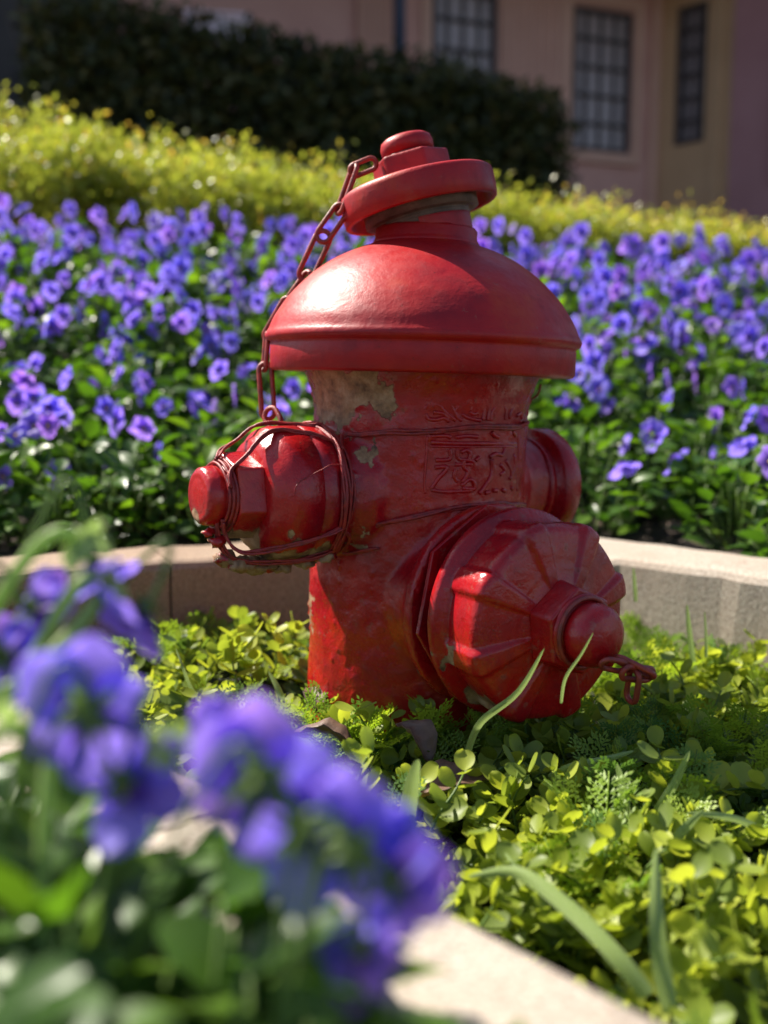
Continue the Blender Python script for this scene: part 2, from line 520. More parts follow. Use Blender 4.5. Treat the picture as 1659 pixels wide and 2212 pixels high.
dL = Vector((-0.83, -0.56, 0)).normalized(); dR = -dL; dF = Vector((0.56, -0.83, 0)).normalized()
ZL, ZF = 0.246, 0.166
OL, OF = Vector((0, 0, ZL)), Vector((0, 0, ZF))
chips = [(tuple(on_barrel(742, 842)), 0.028), (tuple(on_barrel(700, 855)), 0.024), (tuple(on_barrel(795, 838)), 0.024), (tuple(on_barrel(690, 915)), 0.012),
         (tuple(on_barrel(770, 965)), 0.011), (tuple(on_barrel(800, 950)), 0.007), (tuple(on_barrel(672, 1300)), 0.012), (tuple(on_barrel(674, 1350)), 0.009),
         (tuple(on_barrel(925, 1440)), 0.008), (tuple(on_barrel(790, 1180)), 0.010),
         (tuple(on_barrel(820, 812)), 0.014)]
MAT['red'] = m_paint('red hydrant paint', chips)
chipsL = [(tuple(OL + dL * 0.165 + Vector((0, 0, -0.045))), 0.026), (tuple(OL + dL * 0.125 + Vector((0, 0, -0.044)) + dF * 0.022), 0.024),
          (tuple(OL + dL * 0.19 + Vector((0, 0, -0.022))), 0.014), (tuple(OL + dL * 0.15 + Vector((0, 0, -0.05))), 0.02)]
MAT['red_left'] = m_paint('red nozzle paint', chipsL)
MAT['red_front'] = m_paint('red front cap paint', [(tuple(OF + dF * 0.15 + Vector((0, 0, -0.055)) - dL.cross(Vector((0, 0, 1))) * 0 + dL * 0.04), 0.016), (tuple(OF + dF * 0.14 + dL * 0.067 + Vector((0, 0, -0.02))), 0.009)], 0.19, 0.02)
MAT['red_dome'] = m_paint('red bonnet paint', [], 0.36, -0.02, 0.4)
MAT['red_dome'].node_tree.nodes['Principled BSDF'].inputs['Specular IOR Level'].default_value = 0.38
MAT['wire'] = m_plain('painted wire', (0.14, 0.008, 0.012), (0.38, 0.02, 0.016), 200, 0.42, 0.6, 0.0008)
MAT['chain'] = m_plain('painted rusty chain', (0.14, 0.02, 0.014), (0.36, 0.035, 0.022), 120, 0.42, 0.6, 0.0008)
MAT['thread'] = m_plain('bare grimy thread', (0.06, 0.035, 0.025), (0.20, 0.12, 0.085), 60, 0.6, 0.5, 0.001)

# casting: barrel, outlet stubs and flares fused and smoothed
m = MB()
lathe(m, [(-0.05, BR), (0.0, BR), (0.31, BR + 0.0005), (0.325, BR + 0.003), (0.336, 0.095), (0.346, 0.099)], (0, 0, 0), (0, 0, 1), 96)
lathe(m, [(0.03, 0.060), (0.078, 0.056), (0.090, 0.0485), (0.104, 0.047)], OL, dL, 64)
lathe(m, [(0.03, 0.050), (0.078, 0.047), (0.090, 0.0415), (0.115, 0.0410)], OL, dR, 64)
lathe(m, [(0.0, 0.074), (0.050, 0.070), (0.078, 0.066), (0.088, 0.072), (0.094, 0.078), (0.103, 0.0785), (0.104, 0.056), (0.122, 0.056)], OF, dF, 80)
body = m.build('barrel', MAT['red'], hyd)
rm = body.modifiers.new('fuse', 'REMESH'); rm.mode = 'VOXEL'; rm.voxel_size = 0.0018; rm.use_smooth_shade = True
sm = body.modifiers.new('soften', 'SMOOTH'); sm.iterations = 7; sm.factor = 0.6
dg = bpy.context.evaluated_depsgraph_get()
me2 = bpy.data.meshes.new_from_object(body.evaluated_get(dg))
body.modifiers.clear()
old = body.data; body.data = me2; bpy.data.meshes.remove(old); me2.name = 'barrel'
nv = len(me2.vertices)
co = np.empty(nv * 3); me2.vertices.foreach_get('co', co); co = co.reshape(-1, 3)
no = np.empty(nv * 3); me2.vertices.foreach_get('normal', no); no = no.reshape(-1, 3)
dis = np.array([mnoise.noise(Vector(c) * 28) * 0.0013 + mnoise.noise(Vector(c) * 95) * 0.0006 + max(0.0, mnoise.noise(Vector(c) * 210) - 0.45) * 0.0035 for c in co])
co = co + no * dis[:, None]
me2.vertices.foreach_set('co', co.ravel())
me2.polygons.foreach_set('use_smooth', [True] * len(me2.polygons)); me2.update()
if not me2.materials: me2.materials.append(MAT['red'])

# bonnet (dome) with bead and skirt
m = MB()
prof = [(0.3405, 0.090), (0.3405, 0.1230), (0.3425, 0.1248), (0.3605, 0.1250), (0.3622, 0.1244), (0.3636, 0.1256), (0.3650, 0.1284), (0.3682, 0.1294), (0.3712, 0.1278),
        (0.3740, 0.1262), (0.382, 0.1228), (0.391, 0.1172), (0.400, 0.1108), (0.4105, 0.1010), (0.4200, 0.0905), (0.4285, 0.0785), (0.4350, 0.0665), (0.4395, 0.0560), (0.4430, 0.0465), (0.4445, 0.0440)]
def dense(prof, n=4):
    out = []
    for i in range(len(prof) - 1):
        for j in range(n):
            t = j / n
            out.append((prof[i][0] * (1 - t) + prof[i + 1][0] * t, prof[i][1] * (1 - t) + prof[i + 1][1] * t))
    out.append(prof[-1]); return out
def spl(prof, sub=4):
    return [(p.x, p.y) for p in smooth_path([Vector((a, b, 0)) for a, b in prof], sub)]
pd = prof[:9] + spl(prof[8:], 4)[1:]
lathe(m, pd, (0, 0, 0), (0, 0, 1), 160, cap=False)
dome = m.build('bonnet', MAT['red_dome'], hyd)
m = MB()
lathe(m, [(0.441, 0.0435), (0.4445, 0.0440), (0.447, 0.0425), (0.4485, 0.0415), (0.4555, 0.0412), (0.4575, 0.0398), (0.4575, 0.034), (0.448, 0.034)], (0, 0, 0), (0, 0, 1), 96, cap=False)
m.build('neck_collar', MAT['red_dome'], hyd)

# top cap leaning to the left, threaded stub showing below
capo = hloc(903, 428, 0.85); capax = Vector((-math.sin(R(14.5)), 0.03, math.cos(R(14.5)))).normalized()
def hexr(rc, rot=0.0, soft=0.10):
    def f(t, s, r, i):
        a = ((t + rot) % (math.pi / 3)) - math.pi / 6
        return r * math.cos(math.pi / 6) / math.cos(a)
    return f
def hexprism(name, o, ax, s0, s1, rc, mat, rot=0.0, parent=hyd, bw=0.0022, top=0.93):
    m = MB(); a, e1, e2 = frame(ax); V = []
    lv = [(s0, rc), (s1, rc * top)]
    for s, r in lv:
        for k in range(6):
            t = rot + k * math.pi / 3
            V.append(Vector(o) + a * s + e1 * (r * math.cos(t)) + e2 * (r * math.sin(t)))
    Fa = [(k, (k + 1) % 6, 6 + (k + 1) % 6, 6 + k) for k in range(6)] + [tuple(range(5, -1, -1)), tuple(range(6, 12))]
    m.add(V, Fa)
    ob = m.build(name, mat, parent, smooth=False)
    b = bevel(ob, bw, 3)
    return ob
m = MB()
lathe(m, [(-0.0040, 0.0400), (-0.0045, 0.0555), (-0.0120, 0.0575), (-0.0130, 0.0585), (-0.0130, 0.0615), (-0.0120, 0.0626), (-0.004, 0.0634), (0.006, 0.0634), (0.0095, 0.0624), (0.0112, 0.0600), (0.0118, 0.050), (0.0125, 0.02)], capo, capax, 96)
capd = m.build('top_cap', MAT['red_dome'], hyd)
m = MB()
pr = [(-0.003, 0.0465), (-0.016, 0.0465), (-0.0162, 0.041)]
s = -0.0165
while s > -0.037:
    pr += [(s, 0.0385), (s - 0.0012, 0.0372), (s - 0.0024, 0.0385)]; s -= 0.0026
pr += [(-0.040, 0.036)]
lathe(m, pr, capo, capax, 72)
st = m.build('threaded_stub', [MAT['thread']], capd)
m = MB()
a_, e1_, e2_ = frame(capax)
# patch of red paint left on the threads
V, Fa = [], []
for i in range(7):
    for j in range(15):
        an = -0.15 + j * 0.095; s_ = -0.0215 - i * 0.0022 + 0.0012 * math.sin(j * 2.1) * (i == 6)
        rr = 0.0398 if (i % 2) else 0.0393
        # camera side of the stub
        dv = Vector((0, -1, 0)) * math.cos(an) + Vector((1, 0, 0)) * math.sin(an)
        dv = (dv - capax * dv.dot(capax)).normalized()
        p = capo + capax * s_ + dv * rr
        V.append(p)
for i in range(6):
    for j in range(14):
        Fa.append((i * 15 + j, i * 15 + j + 1, (i + 1) * 15 + j + 1, (i + 1) * 15 + j))
m.add(V, Fa); m.build('thread_paint', MAT['red_dome'], capd)
hexprism('cap_nut', capo, capax, 0.0118, 0.0325, 0.0325, MAT['red_dome'], R(18), capd, top=0.98)
m = MB()
lathe(m, [(0.031, 0.0190), (0.0345, 0.0190), (0.0355, 0.0213), (0.0425, 0.0216), (0.0465, 0.0203), (0.0488, 0.0170), (0.0496, 0.008)], capo, capax, 48)
m.build('cap_knob', MAT['red_dome'], capd)

# left nozzle cap
m = MB()
lathe(m, [(0.1035, 0.044), (0.1035, 0.0505), (0.105, 0.0520), (0.119, 0.0522), (0.1195, 0.0512), (0.1205, 0.0512), (0.121, 0.0522), (0.141, 0.0512), (0.1455, 0.0495), (0.150, 0.0440), (0.1545, 0.041), (0.1570, 0.034), (0.158, 0.02)], OL, dL, 96)
lcap = m.build('side_cap', MAT['red_left'], hyd); lcap['label'] = 'left side cap bound with painted wire'
hexprism('cap_nut', OL, dL, 0.156, 0.178, 0.0335, MAT['red_left'], R(12), lcap, 0.0018, top=0.97)
m = MB()
lathe(m, [(0.177, 0.0255), (0.1785, 0.0265), (0.182, 0.0265), (0.183, 0.0225), (0.1845, 0.0225), (0.1855, 0.0215), (0.187, 0.0225), (0.1955, 0.0212), (0.1975, 0.0190), (0.1985, 0.0160), (0.1980, 0.0140), (0.1985, 0.0125), (0.1986, 0.003)], OL, dL, 64)
m.build('cap_knob', MAT['red_left'], lcap)

# right rear nozzle cap: wide flange close to the barrel
m = MB()
lathe(m, [(0.112, 0.034), (0.112, 0.0425), (0.1175, 0.0430), (0.1185, 0.0405), (0.1225, 0.0405), (0.1235, 0.0485), (0.1255, 0.0500), (0.1400, 0.0500), (0.1425, 0.0480), (0.1445, 0.043), (0.146, 0.02)], OL, dR, 96)
rcap = m.build('side_cap', MAT['red'], hyd); rcap['label'] = 'right side cap half hidden behind the barrel'

# front cap with eight raised ribs
m = MB()
def ribr(t, s, r, i):
    ph = t + R(27 + 90)
    a = (ph % (math.pi / 4)) - math.pi / 8           # 0 half way between two ribs
    dd = math.pi / 8 - abs(a)                         # angle from the nearest rib
    poly = math.cos(math.pi / 8) / math.cos(a)
    w = min(1.0, max(0.0, (r - 0.030) / 0.03))
    rib = 1 / (1 + math.exp((dd - R(7.5)) / R(0.5)))
    k = 0.25
    if s < 0.1355: return r
    return r * (1 - w * k * (1 - poly) - 0.042 * w * (1 - rib))
fp = [(0.122, 0.050), (0.1225, 0.0765), (0.1240, 0.0780), (0.1290, 0.0782), (0.1310, 0.0770), (0.1330, 0.0742), (0.1350, 0.0725)]
fp2 = spl([(0.1360, 0.0728), (0.1450, 0.0744), (0.1560, 0.0750), (0.1640, 0.0756), (0.1695, 0.0746), (0.1728, 0.0708), (0.1745, 0.0640), (0.1760, 0.0560), (0.1773, 0.0460), (0.1785, 0.0380), (0.1790, 0.0200)], 4)
a_, e1_, e2_ = frame(dF)
V = []; seg = 240
allp = fp + fp2
for i, (s, r) in enumerate(allp):
    for k in range(seg):
        t = 2 * math.pi * k / seg
        rr = ribr(t, s, r, i)
        ds = 0.0
        if s > 0.160:                                 # ribs stand proud on the front face as well
            ph = t + R(27 + 90); a = (ph % (math.pi / 4)) - math.pi / 8
            dd = math.pi / 8 - abs(a); rib = 1 / (1 + math.exp((dd - R(7.5)) / R(0.5)))
            ds = -0.0030 * (1 - rib) * min(1, (s - 0.160) / 0.008) * min(1.0, max(0, (r - 0.028) / 0.01))
        V.append(OF + a_ * (s + ds) + e1_ * (rr * math.cos(t)) + e2_ * (rr * math.sin(t)))
Fa = [(i * seg + k, i * seg + (k + 1) % seg, (i + 1) * seg + (k + 1) % seg, (i + 1) * seg + k) for i in range(len(allp) - 1) for k in range(seg)]
Fa.append(tuple((len(allp) - 1) * seg + k for k in range(seg)))
m.add(V, Fa)
fcap = m.build('front_cap', MAT['red_front'], hyd); fcap['label'] = 'large ribbed front cap facing lower right'
hexprism('cap_nut', OF, dF, 0.1775, 0.1970, 0.0345, MAT['red_front'], R(8), fcap, 0.0018, top=0.91)
m = MB()
lathe(m, [(0.195, 0.0265), (0.1975, 0.0268), (0.1995, 0.0262), (0.2000, 0.0205), (0.2015, 0.0205), (0.203, 0.0218), (0.209, 0.0222), (0.215, 0.0212), (0.2190, 0.0185), (0.2212, 0.0140), (0.2216, 0.0100), (0.2222, 0.0090), (0.2224, 0.002)], OF, dF, 64)
m.build('cap_knob', MAT['red_front'], fcap)
# thin octagonal plate between flange and front cap
m = MB(); V = []
rr0, rot = 0.0785, R(10)
pax = (dF + Vector((0, 0, 0.05))).normalized(); pa, p1, p2 = frame(pax)
for s in (0.1085, 0.1120):
    for k in range(8):
        t = rot + k * math.pi / 4
        V.append(OF + Vector((0, 0, -0.004)) + pa * s + p1 * rr0 * math.cos(t) + p2 * rr0 * math.sin(t))
m.add(V, [(k, (k + 1) % 8, 8 + (k + 1) % 8, 8 + k) for k in range(8)] + [tuple(range(7, -1, -1)), tuple(range(8, 16))])
bevel(m.build('gasket_plate', MAT['red_front'], hyd, smooth=False), 0.0006, 1)

# embossed emblem and characters on the barrel
m = MB()
def em(pts, r=0.0018, closed=False):
    P = [on_barrel(877.7 + 0.172 * x, 812 + 0.172 * y, BR + 0.0003) for x, y in pts]
    P = smooth_path(P, 5)
    tube(m, P, r, 8)
EM = [
 [(300, 345), (350, 300), (440, 285), (520, 320), (580, 400), (640, 520), (700, 560)],
 [(235, 420), (260, 370), (340, 355), (420, 375), (470, 430), (540, 500), (620, 560)],
 [(240, 480), (280, 540), (380, 550), (470, 530), (540, 570)],
 [(340, 455), (420, 465), (480, 480), (540, 540)],
 [(610, 400), (660, 320), (750, 290), (830, 320), (880, 390), (890, 460), (840, 480), (790, 450)],
 [(600, 450), (660, 370), (740, 345), (810, 380), (800, 430)],
 [(690, 480), (760, 520), (850, 545), (930, 560)],
 [(960, 320), (975, 400), (965, 560)], [(1020, 330), (1035, 420), (1020, 560)],
 [(1060, 560), (1070, 460), (1120, 370), (1190, 360), (1240, 430), (1245, 550)],
 [(1130, 330), (1170, 310)],
 [(1300, 540), (1310, 430), (1370, 350), (1430, 380)], [(1380, 500), (1430, 470), (1440, 540)],
 [(300, 760), (480, 750), (560, 770)], [(620, 770), (760, 755), (900, 765)], [(1070, 710), (1110, 750), (1160, 770)], [(1330, 700), (1370, 750)],
 [(310, 835), (700, 850), (1000, 850), (1370, 855)],
 [(540, 920), (560, 1000), (530, 1050), (370, 1060)], [(360, 1150), (480, 1140), (500, 1180), (400, 1290), (310, 1420)],
 [(310, 1430), (500, 1455), (820, 1440)],
 [(640, 920), (640, 1010), (680, 1050), (790, 1060), (850, 1090)], [(690, 960), (750, 930), (800, 970), (790, 1050)],
 [(610, 1115), (830, 1110)], [(720, 1060), (720, 1150), (770, 1200), (740, 1280), (690, 1330)],
 [(620, 1170), (600, 1260), (640, 1330)], [(690, 1380), (790, 1300), (850, 1340), (850, 1420), (700, 1410)],
 [(870, 1060), (920, 1020)], [(1050, 1020), (1120, 980), (1200, 990), (1240, 900)],
 [(1070, 1050), (1080, 1180), (1050, 1280), (960, 1420), (920, 1480)], [(1170, 1110), (1230, 1190), (1170, 1240)],
 [(1340, 980), (1350, 1150), (1290, 1300)], [(1240, 1060), (1300, 1180), (1310, 1290)],
 [(990, 1470), (1040, 1460)], [(1090, 1440), (1140, 1440)], [(1200, 1430), (1240, 1445)], [(1310, 1400), (1330, 1420)]]
for e in EM: em(e)
em([(262, 760), (255, 950), (240, 1150), (225, 1350), (235, 1480)], 0.0010)
em([(1392, 740), (1400, 950), (1400, 1200), (1385, 1450)], 0.0010)
em([(300, 882), (700, 890), (1200, 888), (1380, 892)], 0.0011)
m.build('embossed_emblem', MAT['red'], hyd)

# binding wire
def strand(mb, pts, r=0.00105, jit=0.0006, n=1, sub=6, spread=0.0018):
    for q in range(n):
        off = Vector((random.uniform(-1, 1), random.uniform(-1, 1), random.uniform(-1, 1))) * spread * (n > 1)
        P = smooth_path(pts, sub)
        ph = random.uniform(0, 9)
        P = [p + off * (0.6 + 0.6 * math.sin(i * 0.35 + ph)) + Vector((mnoise.noise(p * 120 + Vector((q * 7.1, 0, 0))), mnoise.noise(p * 120 + Vector((0, q * 5.3, 4))), mnoise.noise(p * 120 + Vector((3, 0, q * 3.7))))) * jit for i, p in enumerate(P)]
        tube(mb, P, r, 6)
def nz(s, adeg, r, ax=dL, o=OL):
    a = R(adeg)
    return o + ax * s + Vector((0, 0, 1)) * (r * math.cos(a)) + dF * (r * math.sin(a))
m = MB()
for q in range(6):
    P = [nz(0.0965 + 0.0017 * q + 0.0016 * math.sin(k * 0.9 + q * 1.7), k * 15, 0.0508 + 0.0018 * (q % 2) + (0.0018 if q in (2, 3, 4) else 0) + 0.0008 * math.sin(k * 1.3 + q)) for k in range(24)]
    tube(m, smooth_path(P + [P[0]], 3)[:-1], 0.0012, 6, closed=True)
m.build('wire_collar', MAT['wire'], hyd)
m = MB()
strand(m, [nz(0.101, 42, 0.053), nz(0.112, 30, 0.0532), nz(0.130, 22, 0.0532), nz(0.147, 20, 0.0520), nz(0.160, 24, 0.0430), nz(0.172, 34, 0.0345), nz(0.181, 45, 0.0290), nz(0.184, 70, 0.0275)], n=4, spread=0.0018)
strand(m, [nz(0.101, 10, 0.053), nz(0.115, 4, 0.0532), nz(0.132, -4, 0.0532), nz(0.147, -12, 0.0520), nz(0.160, -18, 0.043), nz(0.175, -15, 0.034), nz(0.183, 0, 0.0275)], n=4, spread=0.0018)
for q in range(3):
    s0 = 0.1795 + q * 0.0026
    P = [nz(s0 + 0.0006 * math.sin(k), k * 20, 0.0275 - q * 0.0014) for k in range(18)]
    tube(m, smooth_path(P + [P[0]], 3)[:-1], 0.0012, 6, closed=True)
m.build('tie_wire', MAT['wire'], hyd)
m = MB()
strand(m, [nz(0.186, 130, 0.024), nz(0.183, 150, 0.033), nz(0.176, 148, 0.045), nz(0.160, 138, 0.0500), nz(0.140, 128, 0.0540), nz(0.120, 120, 0.0548), nz(0.101, 112, 0.0530)], n=4, spread=0.0018)
strand(m, [nz(0.188, 150, 0.022), nz(0.185, 165, 0.034), nz(0.176, 165, 0.047), nz(0.150, 158, 0.0545), nz(0.120, 150, 0.0555), nz(0.101, 140, 0.0535)], n=4, spread=0.0022)
m.build('tie_wire', MAT['wire'], hyd)
m = MB()
rw = BR + 0.0030
strand(m, [nz(0.100, 48, 0.0525), on_barrel(742, 938, rw + 0.004), on_barrel(780, 940, rw), on_barrel(850, 934, rw), on_barrel(930, 930, rw), on_barrel(1010, 925, rw), on_barrel(1080, 923, rw), on_barrel(1122, 920, rw), on_barrel(1139, 915, rw), OL + dR * 0.10 + Vector((0, 0, 0.045))], n=3, spread=0.0018, r=0.0014)
m.build('tie_wire', MAT['wire'], hyd)
m = MB()
strand(m, [nz(0.100, 105, 0.0525), on_barrel(745, 1148, rw + 0.002), on_barrel(800, 1136, rw), on_barrel(870, 1120, rw), on_barrel(940, 1104, rw), on_barrel(1010, 1092, rw), on_barrel(1070, 1086, rw), on_barrel(1115, 1088, rw), on_barrel(1135, 1090, rw)], n=3, spread=0.0018, r=0.0014)
m.build('tie_wire', MAT['wire'], hyd)
m = MB()
strand(m, [nz(0.100, 118, 0.0535), nz(0.094, 125, 0.054), on_barrel(740, 1195, rw + 0.004), on_barrel(790, 1190, rw + 0.001), on_barrel(818, 1184, rw)], n=2, r=0.001)
strand(m, [nz(0.103, 40, 0.054), nz(0.104, 60, 0.0555), nz(0.1045, 85, 0.055), nz(0.104, 110, 0.0552), nz(0.104, 135, 0.055)], n=3, r=0.0012, spread=0.0022)
m.build('tie_wire', MAT['wire'], hyd)
m = MB()
strand(m, [nz(0.105, 62, 0.0545), nz(0.118, 64, 0.0570), nz(0.132, 70, 0.0545), nz(0.143, 76, 0.0520), nz(0.146, 84, 0.0505)], r=0.0004, n=1)
m.build('loose_wire', MAT['wire'], hyd)

# peeling crust hanging below the left nozzle: small irregular lumps
m = MB()
for (s, a, r, sz) in ((0.176, 178, 0.047, 0.012), (0.168, 172, 0.052, 0.012), (0.158, 176, 0.054, 0.013), (0.146, 178, 0.0545, 0.012), (0.132, 170, 0.0555, 0.010), (0.118, 160, 0.0555, 0.009), (0.104, 150, 0.055, 0.008), (0.186, 165, 0.034, 0.008), (0.192, 168, 0.027, 0.006)):
    c = nz(s, a, r)
    V, Fa = [], []
    n1, n2 = 8, 12
    for i in range(n1 + 1):
        for k in range(n2):
            th = math.pi * i / n1; ph = 2 * math.pi * k / n2
            p = Vector((math.sin(th) * math.cos(ph), math.sin(th) * math.sin(ph), 0.55 * math.cos(th)))
            rr = sz * (0.85 + 0.7 * mnoise.noise(p * 1.7 + c * 60))
            V.append(c + (dL * p.x + dF * p.y) * rr + Vector((0, 0, p.z * rr)))
    for i in range(n1):
        for k in range(n2):
            Fa.append((i * n2 + k, i * n2 + (k + 1) % n2, (i + 1) * n2 + (k + 1) % n2, (i + 1) * n2 + k))
    m.add(V, Fa)
m.build('crust', MAT['red_left'], hyd)

# chains: every link is an object of its own
def link_mesh(mb, p0, p1, w, r, nrm):
    p0, p1 = Vector(p0), Vector(p1)
    d = (p1 - p0); L = d.length; d.normalize()
    n = Vector(nrm); n = (n - d * n.dot(d)).normalized(); sd = d.cross(n)
    hw = w / 2; P = []
    hl = max(L / 2 - hw, 0.0005); c = (p0 + p1) / 2
    for k in range(9):
        a = -math.pi / 2 + math.pi * k / 8
        P.append(c + d * (hl + hw * math.cos(a)) + sd * (hw * math.sin(a)))
    for k in range(9):
        a = math.pi / 2 + math.pi * k / 8
        P.append(c + d * (-hl + hw * math.cos(a)) + sd * (hw * math.sin(a)))
    tube(mb, P, r, 8, closed=True)
def chain(name, links, label):
    root = None
    for i, (p0, p1, w, r, nrm) in enumerate(links):
        mm = MB(); link_mesh(mm, p0, p1, w, r, nrm)
        if root is None:
            root = mm.build(name, MAT['chain'], hyd); root['label'] = label
        else:
            mm.build('chain_link', MAT['chain'], root)
Yc = 0.845
def hp(px, py, y=Yc): return hloc(px, py, y)
nutL = capo + capax * 0.022
m = MB()
P = []
for k in range(20):
    a = 2 * math.pi * k / 20
    P.append(capo + capax * 0.0335 + (frame(capax)[1] * math.cos(a) + frame(capax)[2] * math.sin(a)) * 0.0205)
tube(m, P, 0.0014, 6, closed=True); m.build('chain_ring', MAT['chain'], capd)
chain('top_chain', [
    (hp(812, 350, 0.835), hp(757, 372, 0.832), 0.009, 0.0021, (0, 1, 0.3)),
    (hp(768, 356, 0.832), hp(731, 462, 0.835), 0.010, 0.0021, (1, 0.5, 0)),
    (hp(744, 444, 0.835), hp(690, 520, 0.84), 0.0115, 0.0021, (0.3, 1, 0.2)),
    (hp(704, 500, 0.84), hp(655, 606, 0.845), 0.012, 0.0021, (0.2, 1, 0.4)),
    (hp(669, 588, 0.845), hp(616, 664, 0.85), 0.009, 0.0021, (1, 0.5, 0.4)),
    (hp(626, 645, 0.85), hp(575, 735, 0.86), 0.010, 0.0021, (0.5, 1, 0)),
    (hp(577, 720, 0.845), hp(571, 800, 0.84), 0.008, 0.0021, (1, 0.4, 0)),
    (hp(572, 785, 0.838), hp(580, 905, 0.832), 0.0105, 0.0021, (0.1, 1, 0)),
    (hp(578, 885, 0.826), hp(600, 925, 0.815), 0.013, 0.0021, (0.4, 1, 0)),
], 'red chain running from the top cap down past the bonnet to the left cap')
k0 = OF + dF * 0.2008
P = [k0 + (e * 1.0) for e in [(-dL * math.cos(2 * math.pi * k / 24) + Vector((0, 0, 1)) * math.sin(2 * math.pi * k / 24)) * 0.0245 for k in range(24)]]
m = MB(); tube(m, P, 0.0017, 8, closed=True); m.build('chain_ring', MAT['chain'], fcap)
chain('front_chain', [
    (hp(1300, 1432, 0.655), hp(1352, 1442, 0.66), 0.009, 0.0019, (0, 1, 0.6)),
    (hp(1330, 1420, 0.665), hp(1412, 1462, 0.66), 0.0120, 0.0021, (0.2, 0.5, 1)),
    (hp(1345, 1452, 0.655), hp(1408, 1458, 0.67), 0.0095, 0.0021, (0, 1, 0.2)),
    (hp(1372, 1448, 0.66), hp(1362, 1515, 0.665), 0.010, 0.0021, (1, 0.5, 0)),
], 'short red chain hanging from the knob of the front cap')
m = MB()
tube(m, smooth_path([hp(1168, 830, 0.87), hp(1163, 850, 0.87), hp(1150, 862, 0.875), hp(1138, 868, 0.88)], 5), 0.0009, 6)
m.build('loose_wire', MAT['wire'], hyd)

# ------------------------------------------------------------------ leaf templates
def grid_leaf(L, W, nl, nw, widthf, curl=0.2, fold=0.12, cup=0.0):
    """leaf along +Y, normal +Z"""
    V, Fa = [], []
    for i in range(nl + 1):
        t = i / nl
        w = widthf(t) * W
        for j in range(nw + 1):
            u = (j / nw) * 2 - 1
            V.append((u * w / 2, t * L, abs(u) * w * fold - curl * L * t * t + cup * L * (u * u * 0.3 + (t - 0.5) ** 2)))
    for i in range(nl):
        for j in range(nw):
            a = i * (nw + 1) + j
            Fa.append((a, a + 1, a + nw + 2, a + nw + 1))
    return np.array(V), Fa, [0] * len(Fa)
ovate = lambda t: max(0.04, math.sin(math.pi * min(1, t ** 0.8 * 0.98 + 0.02)) ** 0.75)
roundf = lambda t: max(0.05, math.sqrt(max(0.0, 1 - (2 * (0.03 + 0.955 * t) - 1) ** 2)) * (0.78 + 0.3 * t))
T_VLEAF = grid_leaf(1, 0.60, 5, 4, ovate, 0.22, 0.14)
T_SMALL = grid_leaf(1, 0.55, 2, 2, lambda t: (0.15, 1, 0.15)[int(round(t * 2))], 0.15, 0.2)
T_ROUND = grid_leaf(1, 0.88, 6, 4, roundf, 0.05, 0.02, 0.14)

def stem_tmpl():
    V, Fa = [], []
    for i in range(4):
        for k in range(3):
            a = 2 * math.pi * k / 3
            V.append((math.cos(a) * 0.5, i / 3, math.sin(a) * 0.5))
    for i in range(3):
        for k in range(3):
            Fa.append((i * 3 + k, i * 3 + (k + 1) % 3, (i + 1) * 3 + (k + 1) % 3, (i + 1) * 3 + k))
    return np.array(V), Fa, [0] * len(Fa)
T_STEM = stem_tmpl()

# ------------------------------------------------------------------ viola: foliage prototypes and flowers
def viola_foliage(seed, n=46, rad=0.062, h=0.115, ls=(0.022, 0.036)):
    g = np.random.default_rng(seed)
    m = MB()
    for i in range(n):
        a = g.uniform(0, 2 * math.pi); q = g.uniform(0, 1) ** 0.6
        z = h * (0.10 + 0.90 * g.uniform(0, 1) ** 0.8) * (1 - 0.45 * q * q)
        p = Vector((math.cos(a) * rad * q, math.sin(a) * rad * q, z))
        el = g.uniform(-0.35, 0.9)
        aa = a + g.normal(0, 0.6)
        d = Vector((math.cos(aa) * math.cos(el), math.sin(aa) * math.cos(el), math.sin(el)))
        nn = Vector((g.normal(0, 0.35), g.normal(0, 0.35), 1))
        Mx = rotmats(np.array([d]), np.array([nn]))[0]
        s = g.uniform(*ls)
        P = (T_VLEAF[0] * s) @ Mx.T + np.array(p)
        m.add(P, T_VLEAF[1], 0, float(np.clip(g.normal(0.5, 0.25), 0, 1)))
        b = Vector((p.x * 0.25, p.y * 0.25, max(0.0, z - 0.05)))
        tube(m, [b, (b + p) / 2 + Vector((p.x * 0.2, p.y * 0.2, 0.004)), p], 0.0009, 4, 1, float(g.uniform(0, 1)))
    return m

def petal(mb, ang, L, W, lift, ruf, seed, mat=0):
    """petal lying in the XZ plane facing -Y; ang measured from +Z"""
    g = np.random.default_rng(seed)
    nl, nw = 6, 6
    V, T = [], []
    p1 = g.uniform(0, 6)
    for i in range(nl + 1):
        t = i / nl
        w = W * max(0.10, math.sin(math.pi * (0.06 + 0.80 * t) ** 1.15) ** 0.7) * (1.0 if t < 0.98 else 0.86)
        for j in range(nw + 1):
            u = (j / nw) * 2 - 1
            tt = t - 0.16 * u * u * t
            y = -lift * math.sin(t * 2.2) * L + 0.10 * L * u * u + ruf * L * math.sin(u * 5 + p1) * t * t
            x, z = u * w / 2, tt * L
            ca, sa = math.cos(ang), math.sin(ang)
            V.append((x * ca + z * sa, y, -x * sa + z * ca)); T.append(t)
    Fa = [(i * (nw + 1) + j, i * (nw + 1) + j + 1, (i + 1) * (nw + 1) + j + 1, (i + 1) * (nw + 1) + j) for i in range(nl) for j in range(nw)]
    V = np.array(V)
    mb.add(V, Fa, mat, T)
PET = [(R(-24), 0.52, 0.50, 0.10), (R(26), 0.54, 0.50, 0.04), (R(-88), 0.46, 0.42, -0.06), (R(90), 0.46, 0.42, -0.06), (R(181), 0.56, 0.58, 0.06)]
